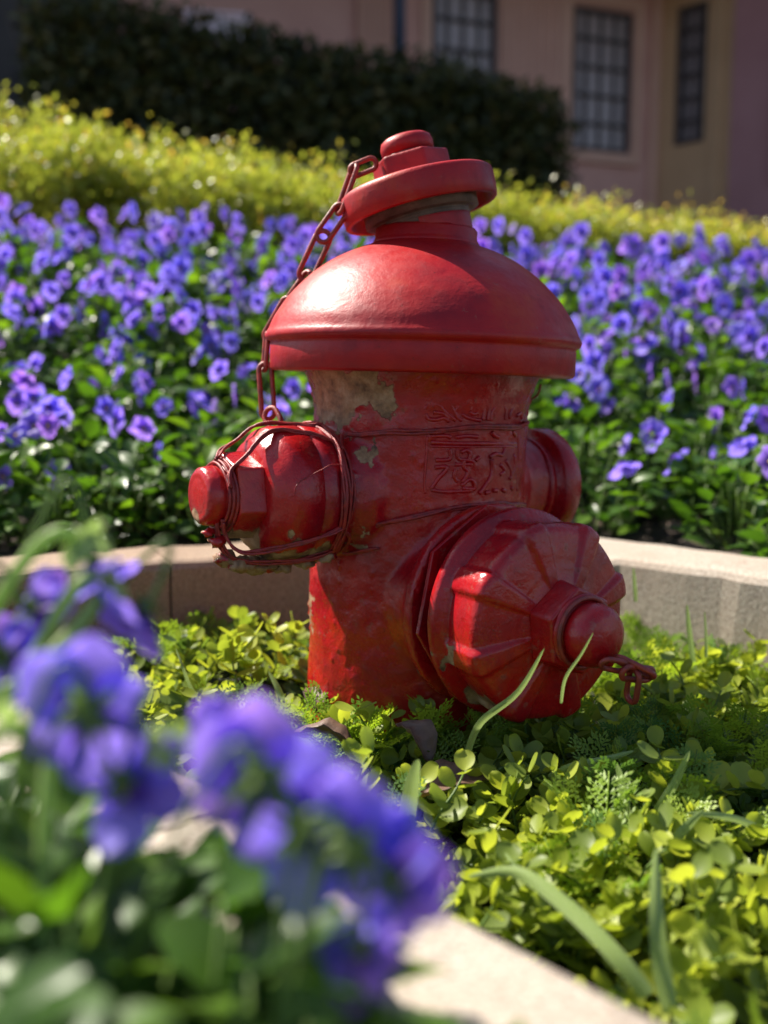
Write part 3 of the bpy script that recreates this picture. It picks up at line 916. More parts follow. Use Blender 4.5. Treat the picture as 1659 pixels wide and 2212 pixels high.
def flower_parts(seed, size, fold=0.0):
    """five petals, eye, and green back as separate builders, facing -Y, centre at the origin"""
    g = np.random.default_rng(seed)
    pets = []
    for i, (a, L, W, off) in enumerate(PET):
        m = MB(); petal(m, a + g.normal(0, 0.09), L * g.uniform(0.92, 1.08), W * g.uniform(0.92, 1.1), 0.16 + fold + g.normal(0, 0.06), 0.05, seed * 11 + i)
        m.V[0] = m.V[0] * size + np.array([0, off * size * 0.5, 0])
        pets.append(m)
    eye = MB(); lathe(eye, [(0, 0.05 * size), (0.03 * size, 0.055 * size), (0.06 * size, 0.03 * size)], (0, 0.0, -0.02 * size), (0, -1, 0), 8)
    back = MB()
    lathe(back, [(-0.01 * size, 0.05 * size), (0.05 * size, 0.075 * size), (0.12 * size, 0.06 * size), (0.2 * size, 0.03 * size)], (0, 0.02 * size, 0), (0, 1, 0.3), 8)
    for k in range(5):
        a = k * 2 * math.pi / 5 + 0.3
        b = Vector((math.cos(a), 0.35, math.sin(a))).normalized()
        V = [Vector((0, 0.05, 0)) * size, (b * 0.12 + Vector((b.z, 0, -b.x)) * 0.05 + Vector((0, 0.05, 0))) * size, (b * 0.28 + Vector((0, 0.1, 0))) * size, (b * 0.12 - Vector((b.z, 0, -b.x)) * 0.05 + Vector((0, 0.05, 0))) * size]
        back.add(V, [(0, 1, 2, 3)])
    return pets, eye, back
def xform(mb, M3, off=(0, 0, 0)):
    A = np.array(M3); mb.V = [v @ A.T + np.array(off) for v in mb.V]
    return mb
def merge(dst, src, mat):
    base = dst.n
    dst.V += src.V; dst.T += src.T
    dst.Fc += [[i + base for i in f] for f in src.Fc]
    dst.M += [mat] * len(src.Fc); dst.n += src.n

FLOWERS = []
for k in range(9):
    size = 0.0405 * random.uniform(0.92, 1.08)
    pets, eye, back = flower_parts(100 + k, size, fold=(0, 0.05, 0.15, 0.0, 0.35, 0.1, 0.55, 0.02, 0.25)[k])
    pitch = R((-8, 10, 25, -18, 40, 0, 55, 15, -30)[k])
    Mx = Matrix.Rotation(pitch, 3, 'X')
    full = MB()
    for p in pets: merge(full, xform(p, Mx), 0)
    merge(full, xform(eye, Mx), 1); merge(full, xform(back, Mx), 2)
    b = Mx @ Vector((0, 0.006, 0))
    tube(full, smooth_path([b, b + Vector((0, 0.009, 0.007)), b + Vector((0.002, 0.016, -0.004)), Vector((0.004, 0.018, -0.04)), Vector((0.003, 0.012, -0.095))], 3), 0.0010, 5, 2)
    FLOWERS.append(full.mesh('flower', [MAT['petal'], MAT['eye'], MAT['viola_stem']]))
FOL = [viola_foliage(200 + k).mesh('foliage', [MAT['viola_leaf'], MAT['viola_stem']]) for k in range(7)]

def viola(loc, nfl, label, group, s=1.0, face=0.0):
    root = empty('viola_plant', loc, label, 'flower', group)
    o = bpy.data.objects.new('foliage', random.choice(FOL)); link(o, root)
    o.rotation_euler = (random.gauss(0, .1), random.gauss(0, .1), random.uniform(0, 6.28)); o.scale = (s, s, s * random.uniform(0.9, 1.15)); o['kind'] = 'stuff'
    for i in range(nfl):
        f = bpy.data.objects.new('flower', random.choice(FLOWERS)); link(f, root)
        a = random.uniform(0, 6.28); q = random.uniform(0.2, 1) * 0.058
        f.location = (math.cos(a) * q, math.sin(a) * q - 0.012, random.uniform(0.075, 0.175))
        f.rotation_euler = (random.gauss(0, .15), random.gauss(0, .25), face + random.gauss(0, 1.1))
        k = random.uniform(0.72, 1.18); f.scale = (k, k, k)
    return root

cnt = 0
G_V = 'violas planted in the sloping bed behind the kerb'
ORD = ['first', 'second', 'third', 'fourth', 'fifth', 'sixth', 'seventh', 'eighth', 'ninth', 'tenth', 'eleventh', 'twelfth', 'thirteenth', 'fourteenth', 'fifteenth',
       'sixteenth', 'seventeenth', 'eighteenth', 'nineteenth', 'twentieth', 'twenty first', 'twenty second', 'twenty third', 'twenty fourth', 'twenty fifth', 'twenty sixth', 'twenty seventh', 'twenty eighth', 'twenty ninth', 'thirtieth',
       'thirty first', 'thirty second', 'thirty third', 'thirty fourth', 'thirty fifth', 'thirty sixth']
NUM = ['no', 'one', 'two', 'three', 'four', 'five', 'six', 'seven']
step = 0.088
yy = 1.02
row = 0
while yy < 2.50:
    xx = -1.1 + (row % 2) * step / 2
    k_in = 0
    while xx < 1.25:
        x = xx + random.gauss(0, .013); y = yy + random.gauss(0, .013)
        sd_ = float(sdist(np.array([x]), np.array([y]))[0])
        px = 829.5 + 2200 * x / (y + 0.02)
        if sd_ > KW + 0.085 and -90 < px < 1750 and not (x < 0 and y < 0.9):
            z = float(gz(np.array([x]), np.array([y]))[0]) - 0.005
            front = (sd_ < 0.25)
            mid = (y < 1.80)
            nf = (random.choice((0, 0, 1)) if front else random.choice((0, 1, 1, 2, 3)) if mid else random.choice((2, 3, 4, 5)))
            if front and x > 0.3 and y < 1.15: nf += 1
            viola((x, y, z), nf, 'viola with %s violet flower%s, %s from left in row %s up from kerb' % (NUM[nf], '' if nf == 1 else 's', ORD[k_in], ORD[row].replace(' ', '-')), G_V, s=random.uniform(0.95, 1.2), face=0.25)
            k_in += 1; cnt += 1
        xx += step
    yy += step * 0.92; row += 1
print('violas', cnt)

# ------------------------------------------------------------------ blurred foreground violas
def big_flower(root, c, size, yaw, pitch, roll, seed, fold=0.1):
    c = Vector(c)
    f = bpy.data.objects.new('flower', None); link(f, root); f.empty_display_size = 0.01
    f.location = c - root.location; f.rotation_euler = (pitch, roll, yaw)
    pets, eye, back = flower_parts(seed, size, fold)
    for p in pets: p.build('petal', MAT['petal'], f)
    eye.build('eye', MAT['eye'], f); back.build('calyx', MAT['viola_stem'], f)
def fg_plant(base, label, flowers, leaves=True, seed=1, s=1.0):
    root = empty('viola_plant', base, label, 'flower', 'blurred violas leaning over the near kerb')
    if leaves:
        fo = viola_foliage(900 + seed, 60, 0.06, 0.085, (0.022, 0.034)).build('foliage', [MAT['viola_leaf'], MAT['viola_stem']], root)
        fo['kind'] = 'stuff'; fo.scale = (s, s, s)
    for i, (px, py, y, size, yaw, pitch, roll, fold) in enumerate(flowers):
        c = at(px, py, y)
        big_flower(root, c, size, R(yaw), R(pitch), R(roll), seed * 31 + i, fold)
        Mx = Matrix.Rotation(R(yaw), 3, 'Z') @ Matrix.Rotation(R(roll), 3, 'Y') @ Matrix.Rotation(R(pitch), 3, 'X')
        b = c + Mx @ Vector((0, 0.16 * size, 0.01 * size)); bb = Vector(base)
        h = b + Mx @ Vector((0, 0.010, 0)) + Vector((0, 0, 0.012))
        mid = (h * 0.45 + bb * 0.55) + Vector((-0.006, 0, 0.012))
        m = MB(); tube(m, [p - bb for p in smooth_path([bb + Vector((0, 0, 0.01)), mid, h + Vector((-0.01, 0.0, -0.004)), h, b], 6)], 0.0011, 6)
        m.build('flower_stalk', MAT['viola_stem'], root)
    return root
fg_plant((-0.19, 0.37, 0.115), 'blurred foreground viola with nodding flowers on arched stalks, upper left', [
    (205, 1225, 0.34, 0.028, 60, 60, 0, 0.35), (300, 1330, 0.335, 0.034, -40, 35, 10, 0.25), (75, 1315, 0.34, 0.030, 150, 20, 0, 0.2), (10, 1420, 0.33, 0.03, 170, 20, 0, 0.2)], True, 1)
fg_plant((-0.135, 0.315, 0.112), 'blurred foreground viola with one big violet flower near the left edge', [
    (190, 1545, 0.262, 0.040, 200, 15, 25, 0.15), (270, 1700, 0.258, 0.033, 150, 40, 0, 0.3)], True, 2)
fg_plant((-0.085, 0.265, 0.112), 'blurred foreground viola with overlapping flowers in the middle of the near clump', [
    (450, 1600, 0.275, 0.026, 150, 10, 0, 0.2), (560, 1700, 0.238, 0.041, 190, 10, 20, 0.1), (650, 1800, 0.232, 0.034, 160, 30, 0, 0.3)], True, 3)
fg_plant((-0.025, 0.215, 0.112), 'blurred foreground viola whose flowers reach furthest right over the kerb', [
    (760, 1830, 0.232, 0.037, 175, 5, 30, 0.1), (860, 1905, 0.230, 0.031, 140, 10, -20, 0.15), (780, 2050, 0.226, 0.024, 180, 60, 0, 0.35)], True, 4)
for k, (x, y, tt) in enumerate(((-0.11, 0.225, 'leafy blurred viola without flowers in the bottom left corner'), (-0.165, 0.29, 'leafy blurred viola at the left edge below the big violet flower'), (-0.06, 0.175, 'leafy blurred viola at the bottom edge left of the near kerb'),
                                (-0.225, 0.33, 'leafy blurred viola cut by the left edge behind the nodding stalks'), (-0.055, 0.235, 'leafy blurred viola spilling over the near kerb under the middle flowers'), (-0.10, 0.285, 'leafy blurred viola spilling over the near kerb left of the middle flowers'))):
    fg_plant((x, y, 0.108), tt, [], True, 10 + k, 0.95 if k in (0, 2) else 1.15)

stk = empty('viola_plant', (-0.17, 0.32, 0.115), 'pale arching flower stalks with green buds at the left edge', 'flower', 'blurred violas leaning over the near kerb')
for path in ([(-60, 1400, .33), (10, 1275, .33), (75, 1185, .33), (130, 1150, .33), (160, 1170, .335)], [(-40, 1560, .32), (60, 1440, .32), (140, 1300, .325), (190, 1245, .33), (235, 1250, .335)],
             [(-60, 1530, .30), (60, 1460, .31), (160, 1360, .32), (215, 1290, .33)], [(90, 1950, .27), (95, 1800, .275), (105, 1660, .28), (120, 1560, .285)]):
    m = MB(); tube(m, smooth_path([at(*q) - stk.location for q in path], 6), 0.0023, 8); m.build('flower_stalk', MAT['sepal'], stk)
for (px, py, y, yaw) in ((168, 1175, .335, 30), (205, 1160, .335, -40), (240, 1262, .335, 10), (385, 1600, .27, 60), (20, 1560, .26, 20), (340, 1620, .265, -30)):
    m = MB(); g_ = np.random.default_rng(px)
    for k in range(5):
        a = k * 1.257 + px; d = Vector((math.cos(a) * .6, math.sin(a) * .6, 0.8 * (1 if k % 2 else -0.7)))
        Mx = rotmats(np.array([d]), np.array([[0.2, -0.8, .5]]))[0]
        m.add((T_VLEAF[0] * (0.008 if k else 0.011)) @ Mx.T, T_VLEAF[1])
    o_ = m.build('sepals', MAT['sepal'], stk); o_.location = at(px, py, y) - stk.location

# ------------------------------------------------------------------ ground cover in the planter
def clear_xy(x, y, r=0.0):
    c = Vector((x, y)) - Vector((0.021, 0.85))
    return c.length > BR + r
def sample_inside(n, margin=0.004, ymin=0.18, ymax=1.24):
    out = []
    while len(out) < n:
        x = random.uniform(-0.52, 1.0); y = random.uniform(ymin, ymax)
        if float(sdist(np.array([x]), np.array([y]))[0]) > -margin: continue
        px = 829 + 2200 * x / y
        if px < -150 or px > 1850: continue
        if not clear_xy(x, y, 0.004): continue
        out.append((x, y))
    return out
def mat_z(x, y):
    """top of the soft mat of plants"""
    return 0.040 + 0.014 * mnoise.noise(Vector((x * 7, y * 7, 1.3))) + 0.034 * math.exp(-((x + 0.14) ** 2 + (y - 0.92) ** 2) / 0.010) + 0.014 * math.exp(-((x - 0.05) ** 2 + (y - 0.80) ** 2) / 0.03)
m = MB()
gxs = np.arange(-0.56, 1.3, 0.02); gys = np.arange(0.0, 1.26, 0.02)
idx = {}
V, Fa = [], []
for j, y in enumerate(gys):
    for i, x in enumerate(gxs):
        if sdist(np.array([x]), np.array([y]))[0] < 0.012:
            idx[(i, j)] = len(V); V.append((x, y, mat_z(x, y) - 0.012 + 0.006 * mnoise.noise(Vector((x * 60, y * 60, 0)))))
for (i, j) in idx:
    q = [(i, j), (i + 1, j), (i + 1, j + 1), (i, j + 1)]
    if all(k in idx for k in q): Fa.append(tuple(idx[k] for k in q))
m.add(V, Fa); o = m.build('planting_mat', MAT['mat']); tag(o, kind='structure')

def sprig_layout(seed, n=7, L=0.05):
    """stem path and leaf transforms (pairs of round leaves)"""
    g = np.random.default_rng(seed)
    bend = g.uniform(0.2, 0.9)
    path = [Vector((0, 0, 0))]
    for i in range(1, 7):
        t = i / 6
        path.append(Vector((L * t * t * bend * 0.7, 0.004 * math.sin(t * 4 + seed), L * t * (1 - 0.25 * bend * t))))
    leaves = []
    for i in range(n):
        t = 0.22 + 0.78 * i / (n - 1)
        k = t * 6; a = int(min(5, k)); p = path[a].lerp(path[a + 1], k - a)
        az = (i % 2) * math.pi / 2 + g.normal(0, .35)
        for sgn in (0, math.pi):
            el = 0.25 + 0.55 * t + g.normal(0, .2)
            d = Vector((math.cos(az + sgn) * math.cos(el), math.sin(az + sgn) * math.cos(el), math.sin(el)))
            nn = Vector((g.normal(0, .35), g.normal(0, .35), 1)) - d * 0.2
            s = (0.0178 - 0.0048 * t) * g.uniform(0.8, 1.2)
            leaves.append((p, d, nn, s))
    return path, leaves
LAY = [sprig_layout(k, n=random.choice((5, 6, 7)), L=random.uniform(0.038, 0.058)) for k in range(10)]
# the mass of round-leaved sprigs
Ms, Ts, tints = [], [], []
SMs, STs = [], []
for (x, y) in sample_inside(900):
    path, lv = random.choice(LAY)
    rz = Matrix.Rotation(random.uniform(0, 6.28), 3, 'Z') @ Matrix.Rotation(random.uniform(-0.2, 0.9), 3, 'Y')
    sc_ = random.uniform(0.75, 1.1); o = Vector((x, y, mat_z(x, y) - 0.026))
    base_t = random.gauss(0.5, 0.22)
    d_ = np.array([rz @ d for p, d, nn, s in lv]); n_ = np.array([rz @ nn for p, d, nn, s in lv])
    Mx = rotmats(d_, n_) * (np.array([s for *_, s in lv]) * sc_)[:, None, None]
    Ms.append(Mx); Ts.append(np.array([o + rz @ p * sc_ + (rz @ d) * 0.002 for p, d, nn, s in lv]))
    tints.append(np.clip(base_t + rng.normal(0, .12, len(lv)), 0, 1))
    P = [o + rz @ p * sc_ for p in path]
    for a, b in zip(P[:-1], P[1:]):
        dd = b - a; ln = dd.length
        mm = rotmats(np.array([dd]), np.array([[0.3, 0.2, 1]]))[0]
        mm = mm * np.array([0.0012, ln, 0.0012])[None, :]
        SMs.append(mm); STs.append(a)
me = fast_mesh('round_leaf_cover', T_ROUND, np.concatenate(Ms), np.concatenate(Ts), np.concatenate(tints), [MAT['round_leaf']])
o = link(bpy.data.objects.new('round_leaf_ground_cover', me)); tag(o, 'mass of small round yellow green leaves covering the planter floor round the hydrant', 'ground cover', kind='stuff')
me = fast_mesh('sprig_stems', T_STEM, np.array(SMs), np.array([list(v) for v in STs]), rng.uniform(0, 1, len(SMs)), [MAT['viola_stem']])
o2 = link(bpy.data.objects.new('sprig_stems', me), o); o2['kind'] = 'stuff'

# fern sprigs
def fern_tmpl(seed):
    g = np.random.default_rng(seed)
    m = MB(); L = 1.0
    tube(m, [Vector((0, t * L, -0.12 * t * t)) for t in (0, .25, .5, .75, 1)], 0.010, 3)
    for i in range(8):
        t = 0.16 + 0.10 * i
        pl = 0.36 * math.sin(math.pi * (0.18 + 0.75 * t)) + 0.05
        for sg in (-1, 1):
            az = sg * (0.95 + g.normal(0, .08)); dx, dy = math.sin(az), math.cos(az)
            b = np.array((0, t, -0.12 * t * t))
            for q in range(5):
                u = (q + 0.6) / 5 * pl
                c = b + np.array((dx * u, dy * u, 0.15 * u + g.normal(0, .01)))
                for s2 in ((-1, 1) if q < 4 else (0,)):
                    a2 = az + s2 * 0.75; l2 = 0.085 + 0.02 * g.normal()
                    d2 = np.array((math.sin(a2), math.cos(a2), 0.25)); sd2 = np.array((d2[1], -d2[0], 0)) * 0.020
                    up = np.array((0, 0, 0.010))
                    P = [c, c + d2 * l2 * 0.5 + sd2 + up, c + d2 * l2, c + d2 * l2 * 0.5 - sd2 + up]
                    m.add(P, [(0, 1, 2, 3)])
            sd = np.array((dy, -dx, 0)) * 0.008
            m.add([b - sd, b + sd, b + np.array((dx * pl, dy * pl, 0.15 * pl)) + sd * 0.4, b + np.array((dx * pl, dy * pl, 0.15 * pl)) - sd * 0.4], [(0, 1, 2, 3)])
    V = np.concatenate(m.V)
    return V, m.Fc, [0] * len(m.Fc)
FT = [fern_tmpl(k) for k in range(3)]
ferns = None
for q, tm in enumerate(FT):
    pts = [q for q in sample_inside(420) if mnoise.noise(Vector((q[0] * 11, q[1] * 11, 7.7))) > 0.08][:130]
    n = len(pts)
    el = rng.uniform(0.15, 1.25, n); az = rng.uniform(0, 6.28, n)
    d = np.stack([np.cos(az) * np.cos(el), np.sin(az) * np.cos(el), np.sin(el)], 1)
    nn = rng.normal(0, .4, (n, 3)) + np.array([0, 0, 1.0])
    nn -= d * 0.5
    s = rng.uniform(0.034, 0.056, n)
    Mx = rotmats(d, nn) * s[:, None, None]
    T = np.array([(x, y, mat_z(x, y) + rng.uniform(-0.004, 0.014)) for x, y in pts])
    me = fast_mesh('fern_fronds', tm, Mx, T, np.clip(rng.normal(.55, .28, n), 0, 1), [MAT['fern']])
    if ferns is None:
        ferns = link(bpy.data.objects.new('fern_ground_cover', me)); tag(ferns, 'feathery lime green fern sprigs growing among the round leaves', 'ground cover', kind='stuff')
    else:
        f2 = link(bpy.data.objects.new('fern_fronds', me), ferns); f2['kind'] = 'stuff'

# single sprigs standing out of the mat, every leaf an object
LEAFM = []
for k in range(4):
    mm = MB(); t_ = grid_leaf(1, 0.80 + 0.05 * k, 8, 6, roundf, 0.04 + 0.02 * k, 0.02, 0.12 + 0.07 * k)
    mm.add(t_[0], t_[1]); LEAFM.append(mm.mesh('leaf', [MAT['round_leaf_single']]))
STEMM = []
for path, lv in LAY:
    mm = MB(); tube(mm, smooth_path(path, 2), 0.0009, 5, rf=lambda t: 0.0011 - 0.0005 * t); STEMM.append(mm.mesh('stem', [MAT['viola_stem']]))
def sprig(x, y, z, zone, up=0.3, sc_=1.0, li=None):
    li = random.randrange(len(LAY)) if li is None else li
    path, lv = LAY[li]
    root = empty('round_leaf_sprig', (x, y, z), 'single round leaved sprig standing up %s' % zone, 'sprig', 'round leaved sprigs standing out of the ground cover',
                 rot=(random.gauss(0, up), random.gauss(0, up), random.uniform(0, 6.28)))
    root.scale = (sc_,) * 3
    link(bpy.data.objects.new('stem', STEMM[li]), root)
    for (p, d, nn, s) in lv:
        l = bpy.data.objects.new('leaf', random.choice(LEAFM)); link(l, root)
        Mx = rotmats(np.array([d]), np.array([nn]))[0]
        l.rotation_euler = Matrix(Mx.tolist()).to_euler(); l.location = p + d * 0.002
        l.scale = (s, s, s)
    return root
zones = [((950, 1450), (1780, 1960), 'in the planter near the foreground kerb', 26), ((1380, 1659), (1780, 2080), 'in the sunny lower right planter', 22),
         ((690, 980), (1480, 1600), 'at the foot of the hydrant barrel', 15), ((250, 640), (1330, 1560), 'on the left below the side cap', 28),
         ((1000, 1560), (1560, 1760), 'in the shadow below the front cap', 34), ((1390, 1659), (1380, 1560), 'right of the front cap by the kerb', 16),
         ((740, 1300), (1640, 1800), 'among the dry leaves', 14)]
for (xa, xb), (ya, yb), zn, n in zones:
    tries = 0; pts = []
    while len(pts) < n and tries < 500:
        tries += 1
        p = onz(random.uniform(xa, xb), random.uniform(ya, yb), 0.07)
        if sdist(np.array([p.x]), np.array([p.y]))[0] > -0.012 or not clear_xy(p.x, p.y, 0.012): continue
        pts.append(p)
    for i, p in enumerate(sorted(pts, key=lambda q: q.x / q.y)):
        sprig(p.x, p.y, mat_z(p.x, p.y) - 0.008, zn, 0.35, random.uniform(0.85, 1.15)).__setitem__('label', 'round leaved sprig, %s from the left %s' % (ORD[i], zn))
for (px, py, lb) in ((745, 1500, 'bright sprig of big round leaves standing at the left foot of the barrel'), (870, 1455, 'tallest round leaved sprig, between the barrel and the ribbed cap'), (885, 1520, 'pale round leaved sprig below the tallest one by the ribbed cap'),
                     (1440, 1470, 'shaded round leaved sprig under the chain of the front cap'), (940, 1745, 'sunlit round leaved sprig just right of the upright striped blade'), (765, 1735, 'single lit round leaved sprig beside the blurred violet flower')):
    p = onz(px, py + 40, 0.06); sprig(p.x, p.y, mat_z(p.x, p.y), '', 0.15, 1.15)['label'] = lb

# long grass blades
def blade(px_pts, ys, w, label):
    P = [at(a, b, y) for (a, b), y in zip(px_pts, ys)]
    b0 = P[0].copy()
    pts = smooth_path(P, 6)
    n = len(pts); V, T = [], []
    for i, p in enumerate(pts):
        t = i / (n - 1)
        tg = (pts[min(i + 1, n - 1)] - pts[max(i - 1, 0)]).normalized()
        view = (p - Vector((0.25 * math.sin(i * 0.15), 0, CH))).normalized()
        sd = tg.cross(view).normalized(); nn = sd.cross(tg)
        ww = w * (math.sin(math.pi * min(1, 0.25 + 0.75 * t)) ** 0.6 if t < 0.999 else 0.03) / 2
        for j in range(5):
            u = j / 2 - 1
            V.append(p - b0 + sd * (u * ww) + nn * (abs(u) * ww * 0.35)); T.append((u + 1) / 2)
    Fa = [(i * 5 + j, i * 5 + j + 1, (i + 1) * 5 + j + 1, (i + 1) * 5 + j) for i in range(n - 1) for j in range(4)]
    m = MB(); m.add(V, Fa, 0, T)
    o = m.build('grass_blade', MAT['blade'], None, loc=b0)
    tag(o, label, 'grass blade', 'long grass blades standing in the ground cover')
blade([(1010, 1625), (1040, 1560), (1120, 1495), (1176, 1400)], (0.66, 0.65, 0.64, 0.63), 0.0048, 'bright curved grass blade crossing the lower left of the ribbed front cap')
blade([(1212, 1520), (1222, 1465), (1255, 1415), (1282, 1366)], (0.64, 0.63, 0.625, 0.62), 0.0022, 'thin grass blade reaching over the knob of the front cap')
blade([(880, 1835), (884, 1760), (893, 1690), (903, 1640)], (0.575, 0.565, 0.565, 0.565), 0.0105, 'upright striped grass blade in front of the hydrant base')
blade([(1185, 1680), (1240, 1655), (1310, 1640), (1370, 1622)], (0.655, 0.645, 0.64, 0.64), 0.0050, 'pale blade lying almost level in the shadow of the hydrant')
blade([(1395, 1830), (1420, 1760), (1460, 1690), (1490, 1622)], (0.61, 0.60, 0.60, 0.60), 0.0065, 'slanting blade right of the level pale blade')
blade([(1350, 1820), (1352, 1760), (1346, 1700), (1332, 1650)], (0.61, 0.60, 0.60, 0.60), 0.0070, 'upright blade in the hydrant shadow left of the slanting blade')
blade([(1440, 1900), (1452, 1830), (1490, 1780), (1520, 1750)], (0.56, 0.55, 0.55, 0.55), 0.006, 'grey green blade bending right in the lower right of the planter')
blade([(1659, 1800), (1600, 1772), (1540, 1760), (1482, 1756)], (0.57, 0.565, 0.56, 0.56), 0.0042, 'thin blade lying level at the right edge of the photo')
blade([(1450, 2190), (1430, 2080), (1420, 1960), (1418, 1830)], (0.42, 0.43, 0.44, 0.46), 0.0085, 'soft upright blade at the bottom right of the planter')
blade([(1400, 2150), (1330, 2060), (1230, 1960), (1120, 1885), (1010, 1895)], (0.42, 0.43, 0.45, 0.47, 0.48), 0.0085, 'broad arching blade curving over the lower planter')
blade([(1260, 2010), (1200, 1950), (1130, 1890), (1090, 1840)], (0.5, 0.5, 0.5, 0.51), 0.004, 'narrow blade under the broad arching blade')
blade([(1500, 1450), (1494, 1400), (1488, 1350), (1484, 1305)], (0.93, 0.93, 0.93, 0.93), 0.0055, 'dark upright blade before the right stone kerb')
blade([(1373, 1300), (1372, 1275), (1370, 1250), (1368, 1225)], (1.0, 1.0, 1.0, 1.0), 0.004, 'short pale blade against the right stone kerb')
blade([(1525, 1420), (1526, 1390), (1525, 1370), (1522, 1320)], (0.9, 0.9, 0.9, 0.9), 0.003, 'thin bright blade against the right stone kerb')
blade([(600, 1620), (612, 1560), (606, 1500), (580, 1450)], (0.8, 0.8, 0.8, 0.81), 0.007, 'grey striped blade beside the hydrant base on the left')
blade([(700, 1690), (680, 1630), (645, 1600), (598, 1612)], (0.66, 0.66, 0.67, 0.67), 0.007, 'striped blade bent over left of the dry leaf')
blade([(440, 1530), (410, 1480), (395, 1440), (380, 1400)], (0.82, 0.82, 0.82, 0.83), 0.003, 'thin green blade among round leaves left of the hydrant')
blade([(515, 1545), (540, 1500), (572, 1465)], (0.82, 0.82, 0.82), 0.0035, 'short leaning blade left of the hydrant base')
blade([(300, 1600), (270, 1540), (235, 1480), (205, 1440)], (0.75, 0.75, 0.75, 0.75), 0.0035, 'thin stalk behind the blurred violas on the left')

# dry brown leaves
def dry_leaf(px, py, L, W, yaw, tilt, curl, label, z=0.072):
    p = onz(px, py, z)
    V, Fa, _ = grid_leaf(L, W, 12, 6, ovate, 0, 0)
    V = V.copy()
    for v in V:
        t = v[1] / L; u = v[0] / (W / 2)
        v[2] = curl * (u * u * W * 0.35 + 0.15 * L * math.sin(t * 3.1)) + 0.0012 * math.sin(t * 22 + u * 3)
    m = MB(); m.add(V, Fa); o = m.build('dry_leaf', MAT['dry'], None, loc=p)
    o.rotation_euler = (R(tilt), R(random.uniform(-15, 15)), R(yaw))
    sd_ = o.modifiers.new('thickness', 'SOLIDIFY'); sd_.thickness = 0.0004
    tag(o, label, 'leaf', 'dry brown leaves lying on the ground cover')
dry_leaf(770, 1620, 0.050, 0.022, 80, 10, 1.0, 'long dry brown leaf lying in front of the hydrant base')
dry_leaf(930, 1650, 0.040, 0.020, 40, 30, 1.5, 'curled dry leaf right of the long brown leaf')
dry_leaf(880, 1720, 0.060, 0.030, -70, 5, 0.6, 'broad dry leaf half hidden behind the upright striped blade', 0.066)
dry_leaf(690, 1540, 0.035, 0.018, 10, 20, 1.0, 'small dry leaf against the foot of the barrel')

# stones and litter on the soil behind the kerb
def stone(x, y, r, label, seed):
    V, Fa = [], []
    n1, n2 = 8, 12
    for i in range(n1 + 1):
        for k in range(n2):
            th = math.pi * i / n1; ph = 2 * math.pi * k / n2
            p = Vector((math.sin(th) * math.cos(ph) * 1.25, math.sin(th) * math.sin(ph), 0.7 * math.cos(th)))
            V.append(p * r * (1 + 0.35 * mnoise.noise(p * 1.3 + Vector((seed * 3.7, 0, 0)))))
    for i in range(n1):
        for k in range(n2):
            Fa.append((i * n2 + k, i * n2 + (k + 1) % n2, (i + 1) * n2 + (k + 1) % n2, (i + 1) * n2 + k))
    m = MB(); m.add(V, Fa)
    o = m.build('stone', MAT['stone'], None, smooth=True, loc=(x, y, float(gz(np.array([x]), np.array([y]))[0]) + r * 0.3))
    tag(o, label, 'stone', 'brown stones on the soil behind the right kerb')
MAT['stone'] = m_plain('brown stone', (0.10, 0.065, 0.045), (0.24, 0.17, 0.12), 50, 0.85, 0.6, 0.003)
for i, (px, py, r, lb) in enumerate(((1330, 1120, 0.022, 'largest brown stone lying just right of the rear cap'), (1395, 1130, 0.014, 'brown stone beside the largest stone on its right'), (1455, 1140, 0.013, 'middle one of the stones along the right kerb'), (1510, 1165, 0.015, 'flat pale stone under the low viola leaves at right'), (1560, 1150, 0.011, 'small stone second from the right edge by the kerb'), (1290, 1140, 0.010, 'small stone peeping out beside the rear cap rim'), (1480, 1175, 0.009, 'smallest pebble next to the right kerb'))):
    p = onz(px, py, 0.14)
    dd = float(sdist(np.array([p.x]), np.array([p.y]))[0])
    if dd < KW + r:
        p = p + Vector((0.7, 0.7, 0)) * (KW + r - dd + 0.004)
    stone(p.x, p.y, r, lb, i)

